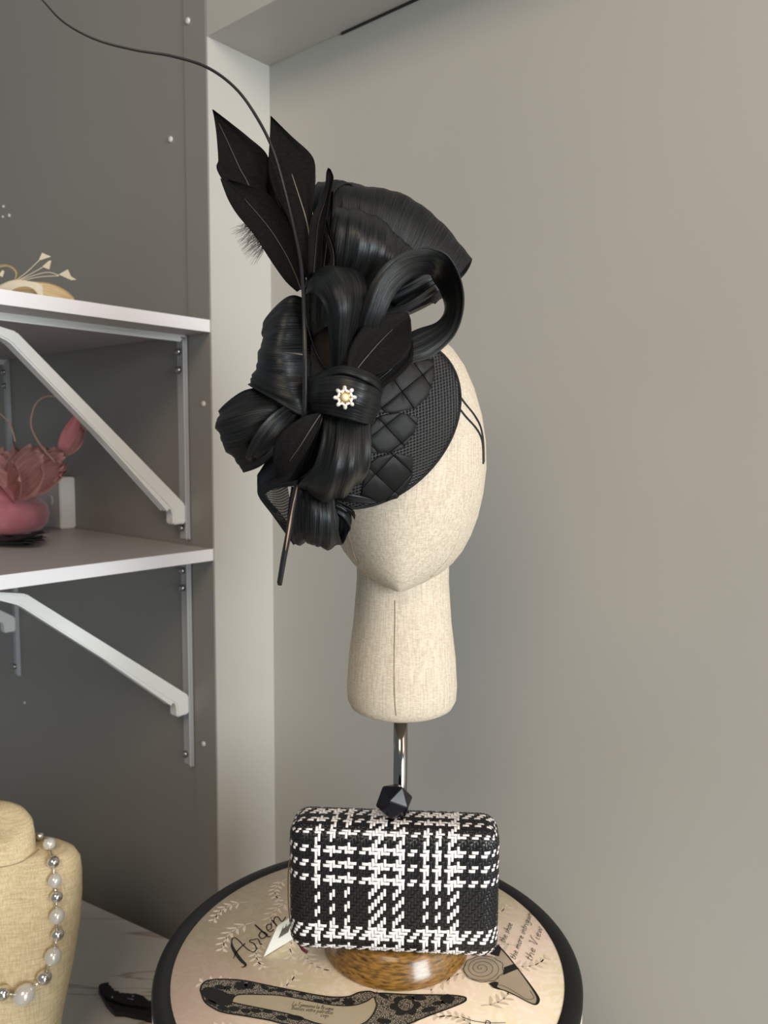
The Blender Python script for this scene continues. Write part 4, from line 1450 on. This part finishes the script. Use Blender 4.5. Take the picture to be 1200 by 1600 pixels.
feather([[(498, 645), (501, 647), (504, 650)], [(474, 651), (487, 668), (493, 680)], [(447, 669), (470, 695), (478, 706)], [(430, 688), (452, 721), (464, 727)], [(427, 716), (438, 736), (447, 742)], [(429, 746), (431, 747), (433, 749)]], range(0, 4), (.578, .566, .580), rib_mat='rachis',
        rib_r=(.0005, .0002), seed=60, cup=0.001, label='short feather under the knot')
feather([[(500, 650), (504, 650), (508, 652)], [(482, 690), (492, 692), (500, 694)], [(466, 725), (478, 728), (490, 728)], [(450, 752), (456, 752), (464, 750)]], range(0, 3), (.588, .588, .600), seed=61, rib_mat='quill')
feather([[(505, 775), (512, 776), (520, 778)], [(528, 784), (534, 790), (530, 796)], [(548, 794), (551, 799), (548, 804)], [(554, 800), (555, 806), (554, 812)]], range(0, 3), (.632, .626, .634), seed=62, rib_mat='quill', label='small curled feather tip at the cheek')
# downy barbs
V, F = [], []
for k in range(150):
    s = k / 149
    root = np.array([390 + 24 * s, 346 + 42 * s])
    L = rng.uniform(16, 32)
    a = math.pi - 0.15 - s * 0.5 + rng.uniform(-.55, .35)
    tip = root + np.array([math.cos(a), math.sin(a) + 0.25]) * L
    mid = (root + tip) / 2 + rng.uniform(-2, 2, 2)
    P = catmull(np.array([list(hp((*q, .648))) for q in (root, mid, tip)]), 6)
    v, f = tube_data(P, np.linspace(0.00016, 0.00005, 6), 3)
    b = len(V)
    V += v
    F += [tuple(i + b for i in q) for q in f]
mesh('downy_barbs', V, F, 'rachis', hat, True, label='grey downy barbs', kind='stuff')

# ---- long stripped quill
qp = [(40, -28, .60), (66, 0, .60), (100, 35, .605), (150, 62, .61), (210, 78, .615), (270, 88, .62), (325, 106, .625), (370, 140, .63), (404, 188, .632), (428, 238, .634), (446, 300, .630), (460, 360, .620), (470, 410, .608), (474, 460, .592), (476, 530, .578),
      (476.5, 600, .574), (475, 645, .578), (471, 700, .596), (464, 755, .602), (452, 828, .606), (444, 870, .608), (437, 914, .610)]
qr = [.0005, .0006, .0007, .0008, .0009, .0010, .0011, .0011, .0012, .0012, .0012, .0012, .0013, .0014, .0016, .0018, .0019, .0020, .0022, .0023, .0022, .0018]
quill = tube('stripped_quill', [hp(p) for p in qp], qr, 'quill', hat, 10, 150, label='long black stripped quill')
tube('quill_split', [hp(p) for p in ((461, 768, .604), (450, 830, .6075), (442, 872, .609), (435, 911, .611))], [.0014, .0016, .0016, .0012], 'quill', quill, 8, 30)
tube('quill_core', [hp(p) for p in ((465, 757, .5995), (457, 795, .6028), (450, 835, .6036), (446, 860, .6050))], [.0003, .0007, .0007, .0002], 'tan', quill, 6, 30, label='tan core of the quill')
tube('quill_line', [hp(p) for p in ((475.5, 470, .5884), (477.5, 540, .5748), (478, 600, .5712), (477, 640, .5745))], [.0002, .0003, .0003, .0002], 'rachis', quill, 5, 30)
tube('stray_quill', [hp(p) for p in ((449, 552, .598), (462, 552.5, .596), (473, 554, .592))], .0004, 'rachis_pale', hat, 6)

# ---- elastic cords
for pts in (((712, 612), (726, 631), (741, 650), (750, 668), (754, 690), (755, 722)), ((712, 632), (726, 650), (742, 668), (750, 682), (753.5, 700), (754, 725))):
    P = [on_head(*p, 0.0007) for p in pts]
    P[0] = P[0] + Vector((0, 0, 0))
    tube('elastic_cord', P, 0.00085, 'elastic', hat, 8, 40, label='thin black elastic round the head')

# ---- brooch
bc = Vector(hp((539, 621, .563)))
bn = (CAM - bc).normalized()
bx_ = bn.cross(UP).normalized() * -1
bu = bx_.cross(bn).normalized()
if bu.z < 0:
    bu = -bu
br = bpy.data.objects.new('brooch', None)
C.objects.link(br)
br.parent = hat
br.empty_display_size = 0.005
br['label'] = 'small gold flower brooch with pearl and crystals'
pxm = .548 / FPX


def bp_(dx, dy, dz):
    return bc + bx_ * (dx * pxm) + bu * (dy * pxm) + bn * dz


ball('pearl', bp_(0, 0, 0.0022), 6.2 * pxm, 'cream_pearl', br, label='cream pearl')
tube('setting_ring', [bp_(7.3 * math.cos(w), 7.3 * math.sin(w), 0.0012) for w in [2 * math.pi * k / 24 for k in range(25)]], 0.0005, 'gold', br, 6)
for k in range(8):
    w = math.pi / 4 * k + 0.03
    c0 = bp_(14.2 * math.cos(w), 14.2 * math.sin(w), 0.0016)
    out = (bx_ * math.cos(w) + bu * math.sin(w))
    bm = sphere_data(c0, 3.3 * pxm, 8, 6, out, 1.3)
    from_bm('crystal', bm, 'crystal', br, False)
    for sg in (-.26, .26):
        bm = sphere_data(bp_(10.4 * math.cos(w + sg), 10.4 * math.sin(w + sg), 0.0014), 2.3 * pxm, 8, 5)
        from_bm('crystal', bm, 'crystal', br, False)
disc('setting_back', bp_(0, 0, 0), bn, 10.5 * pxm, 0.0008, 'gold', br, seg=16, dome=False)

# ------------------------------------------------------------------ pink hat on the lower shelf
PY = 1.40
pc_ = onz(-18, 832, Z2)
PS = pc_.y / FPX
pk = thing('pink_hat', 'dusty pink felt hat with feather flower on the lower shelf', 'hat', (pc_.x, pc_.y, Z2))
lathe('felt_base', [(0.060, Z2 + 0.0004), (0.088, Z2 + 0.004), (0.098, Z2 + 0.016), (0.101, Z2 + 0.032), (0.097, Z2 + 0.048), (0.086, Z2 + 0.058), (0.080, Z2 + 0.060), (0.079, Z2 + 0.066), (0.074, Z2 + 0.076), (0.060, Z2 + 0.082), (0.0001, Z2 + 0.084)],
      (pc_.x, pc_.y), 'pink', pk, 64, label='rolled dusty pink felt base')


def petal(base, tip, width, mat, parent, name='petal', cup=0.008, jag=0.12, seed=0, out=Vector((0, -1, 0)), label=None, point=0.0):
    g = np.random.default_rng(seed)
    b, t = Vector(base), Vector(tip)
    ax = t - b
    side = ax.cross(out).normalized()
    nr, nc = 10, 9
    verts, uv = [], []
    for i in range(nr):
        s = i / (nr - 1)
        w = width * (math.sin(math.pi * min(1, 0.08 + s * 0.80)) ** 0.8) * (1 - s * 0.98) ** point * (1 + point)
        for j in range(nc):
            v = j / (nc - 1) * 2 - 1
            p = b + ax * s + side * (v * w) + out * (cup * (v * v - 0.5) * s) - out * (0.4 * cup * math.sin(math.pi * s))
            if i == nr - 1:
                p = p + ax * float(g.uniform(-jag, jag * 0.8)) - ax * 0.10 * abs(v)
            verts.append(p)
            uv.append((s, (v + 1) / 2 + seed))
    faces = [(i * nc + j, i * nc + j + 1, (i + 1) * nc + j + 1, (i + 1) * nc + j) for i in range(nr - 1) for j in range(nc - 1)]
    return mesh(name, verts, faces, mat, parent, True, uv, label, 0.0006)


fb = at(10, 775, pc_.y - 0.02)
for k, (tx, ty, w, dy) in enumerate(((-40, 712, .045, .02), (-8, 706, .038, .03), (18, 694, .034, .035), (42, 702, .034, .03), (62, 698, .036, .02), (88, 700, .034, .0), (102, 716, .034, -.015), (104, 728, .030, -.02),
                                     (66, 714, .045, -.045), (28, 732, .036, -.055), (-10, 742, .045, -.06), (-45, 735, .04, -.05))):
    tip = at(tx, ty, pc_.y - 0.02 + dy * 1.4)
    base = fb.lerp(tip, 0.05)
    petal(base, tip, w * 0.85, 'pink_feather', pk, seed=70 + k, cup=0.012, out=Vector((0, -1, 0.25)).normalized())
fy = pc_.y - 0.02
tube('curled_quill', [at(*p, fy - 0.02) for p in ((86, 722), (66, 700), (52, 676), (48, 658), (54, 634), (66, 622), (80, 619), (100, 624), (118, 632))], [.0022, .0020, .0018, .0016, .0015, .0014, .0013, .0012, .001], 'rose_quill', pk, 8, 60, label='pale curled quill')
tube('curled_quill', [at(*p, fy - 0.02) for p in ((-30, 640), (-10, 640), (4, 650), (16, 664), (24, 690))], .0014, 'rose_quill', pk, 8, 40)
petal(at(95, 703, fy), at(133, 630, fy), .010, 'rose', pk, 'rose_feather', 0.012, 0.06, 91, Vector((0.4, -0.9, 0)).normalized(), 'bright rose feather', 0.8)
petal(at(97, 709, fy + .01), at(136, 664, fy + .01), .015, 'pink_feather', pk, 'rose_feather', 0.010, 0.1, 92, Vector((-0.3, -0.9, 0)).normalized(), None, 0.5)

# black feather pad and card on the lower shelf
fp = onz(20, 850, Z2)
fpad = thing('feather_pad', 'small black feather piece lying at the front of the lower shelf', 'feather piece', (fp.x, fp.y, Z2))
for k in range(9):
    b0 = onz(-30 + k * 4, 852 - k % 3 * 3, Z2) + UP * (0.002 + 0.0012 * k)
    t0 = onz((74, 70, 66, 60, 73, 50, 68, 45, 58)[k], (845, 851, 855, 857, 847, 843, 849, 855, 841)[k], Z2) + UP * (0.003 + 0.0015 * (8 - k))
    petal(b0, t0, 0.018, 'dark_feather', fpad, 'feather', 0.003, 0.10, 110 + k, UP)
cdp = onz(20, 836, Z2)
pcard = thing('price_card', 'thin lilac white card lying under the pink hat', 'card', (cdp.x, cdp.y, Z2))
q = [onz(-40, 838, Z2 + .012), onz(64, 834, Z2 + .012), onz(40, 828, Z2 + .018), onz(-40, 826, Z2 + .018)]
mesh('card_leaf', [onz(-40, 843, Z2) + UP * .0008, onz(62, 838, Z2) + UP * .0008, onz(40, 833, Z2) + UP * .004, onz(-40, 833, Z2) + UP * .004], [(0, 1, 2, 3)], 'lilac_card', pcard, False, solid=0.0012)

# ------------------------------------------------------------------ cream headpiece on the upper shelf
cy_ = 1.16
base_c = at(30, 462, cy_)
cream = thing('cream_headpiece', 'cream and straw headpiece with arrow tipped feathers on the upper shelf', 'headpiece', (base_c.x, base_c.y, Z1))


def spatch(name, rows, mat, parent, nr=30, nc=10, seed=0, label=None, solid=0.001):
    A = np.array([[list(at(*p)) for p in r] for r in rows])
    A = catmull(A, nr)
    A = np.swapaxes(catmull(np.swapaxes(A, 0, 1), nc), 0, 1)
    faces = [(i * nc + j, i * nc + j + 1, (i + 1) * nc + j + 1, (i + 1) * nc + j) for i in range(nr - 1) for j in range(nc - 1)]
    uv = [(i / nr, j / nc + seed) for i in range(nr) for j in range(nc)]
    return mesh(name, [Vector(p) for p in A.reshape(-1, 3)], faces, mat, parent, True, uv, label, solid)


zt = Z1 + 0.001


def fit_z(px, Y):
    """lowest photo row that stays above the shelf top at depth Y"""
    p = at(px, 460, Y)
    r0, r1 = at(px, 400, Y).z, at(px, 500, Y).z
    return 400 + 100 * (r0 - zt) / (r0 - r1)


bt = lambda px, Y: (px, fit_z(px, Y) - 0.6, Y)
spatch('straw_swirl', [[(-40, 452, cy_ - .02), bt(-40, cy_ - .03)], [(0, 446, cy_ - .03), bt(0, cy_ - .04)], [(40, 441, cy_ - .03), bt(40, cy_ - .04)], [(75, 442, cy_ - .02), bt(70, cy_ - .03)], [(100, 452, cy_ - .01), bt(97, cy_ - .02)], [(116, 465, cy_), bt(117, cy_)]],
       'straw', cream, 40, 10, 1, 'golden straw swirl')
spatch('straw_swirl', [[(-10, 450, cy_ - .05), bt(-10, cy_ - .05)], [(20, 438, cy_ - .055), (22, 452, cy_ - .055)], [(50, 440, cy_ - .05), (52, 452, cy_ - .05)], [(66, 444, cy_ - .045), bt(70, cy_ - .045)]], 'cream_feather', cream, 30, 8, 2)
spatch('straw_loop', [[(-20, 448, cy_ + .005), (-20, 440, cy_ - .015)], [(-8, 418, cy_ + .01), (-8, 422, cy_ - .015)], [(8, 413, cy_ + .01), (8, 416, cy_ - .015)], [(22, 418, cy_ + .01), (20, 420, cy_ - .015)], [(29, 428, cy_ + .01), (25, 428, cy_ - .015)], [(26, 438, cy_ + .01), (22, 438, cy_ - .015)], [(14, 446, cy_), (10, 446, cy_ - .015)]], 'straw', cream, 40, 6, 3, 'straw loop')
for k, (b, m_, t) in enumerate((((22, 440), (42, 425), (62, 406)), ((24, 440), (48, 428), (66, 418)), ((24, 440), (70, 426), (92, 430)), ((26, 441), (60, 433), (92, 431)))):
    tube('feather_stem', [at(*b, cy_ - .03), at(*m_, cy_ - .03), at(*t, cy_ - .03)], .0006, 'cream_feather', cream, 6, 16)
for k, poly in enumerate(([(61, 406), (66, 395), (80, 401), (64, 406.5)], [(66, 417), (76, 408), (80, 407), (77, 421)], [(92, 429), (106, 421), (111, 432), (120, 437), (112, 438)], [(-2, 430), (4, 422), (7, 424), (4, 433)])):
    V = [at(*p, cy_ - .03) for p in poly]
    mesh('arrow_feather', V, [list(range(len(V)))], 'cream_feather', cream, False, uvs=[(0, i / 5) for i in range(len(V))], solid=0.0012)
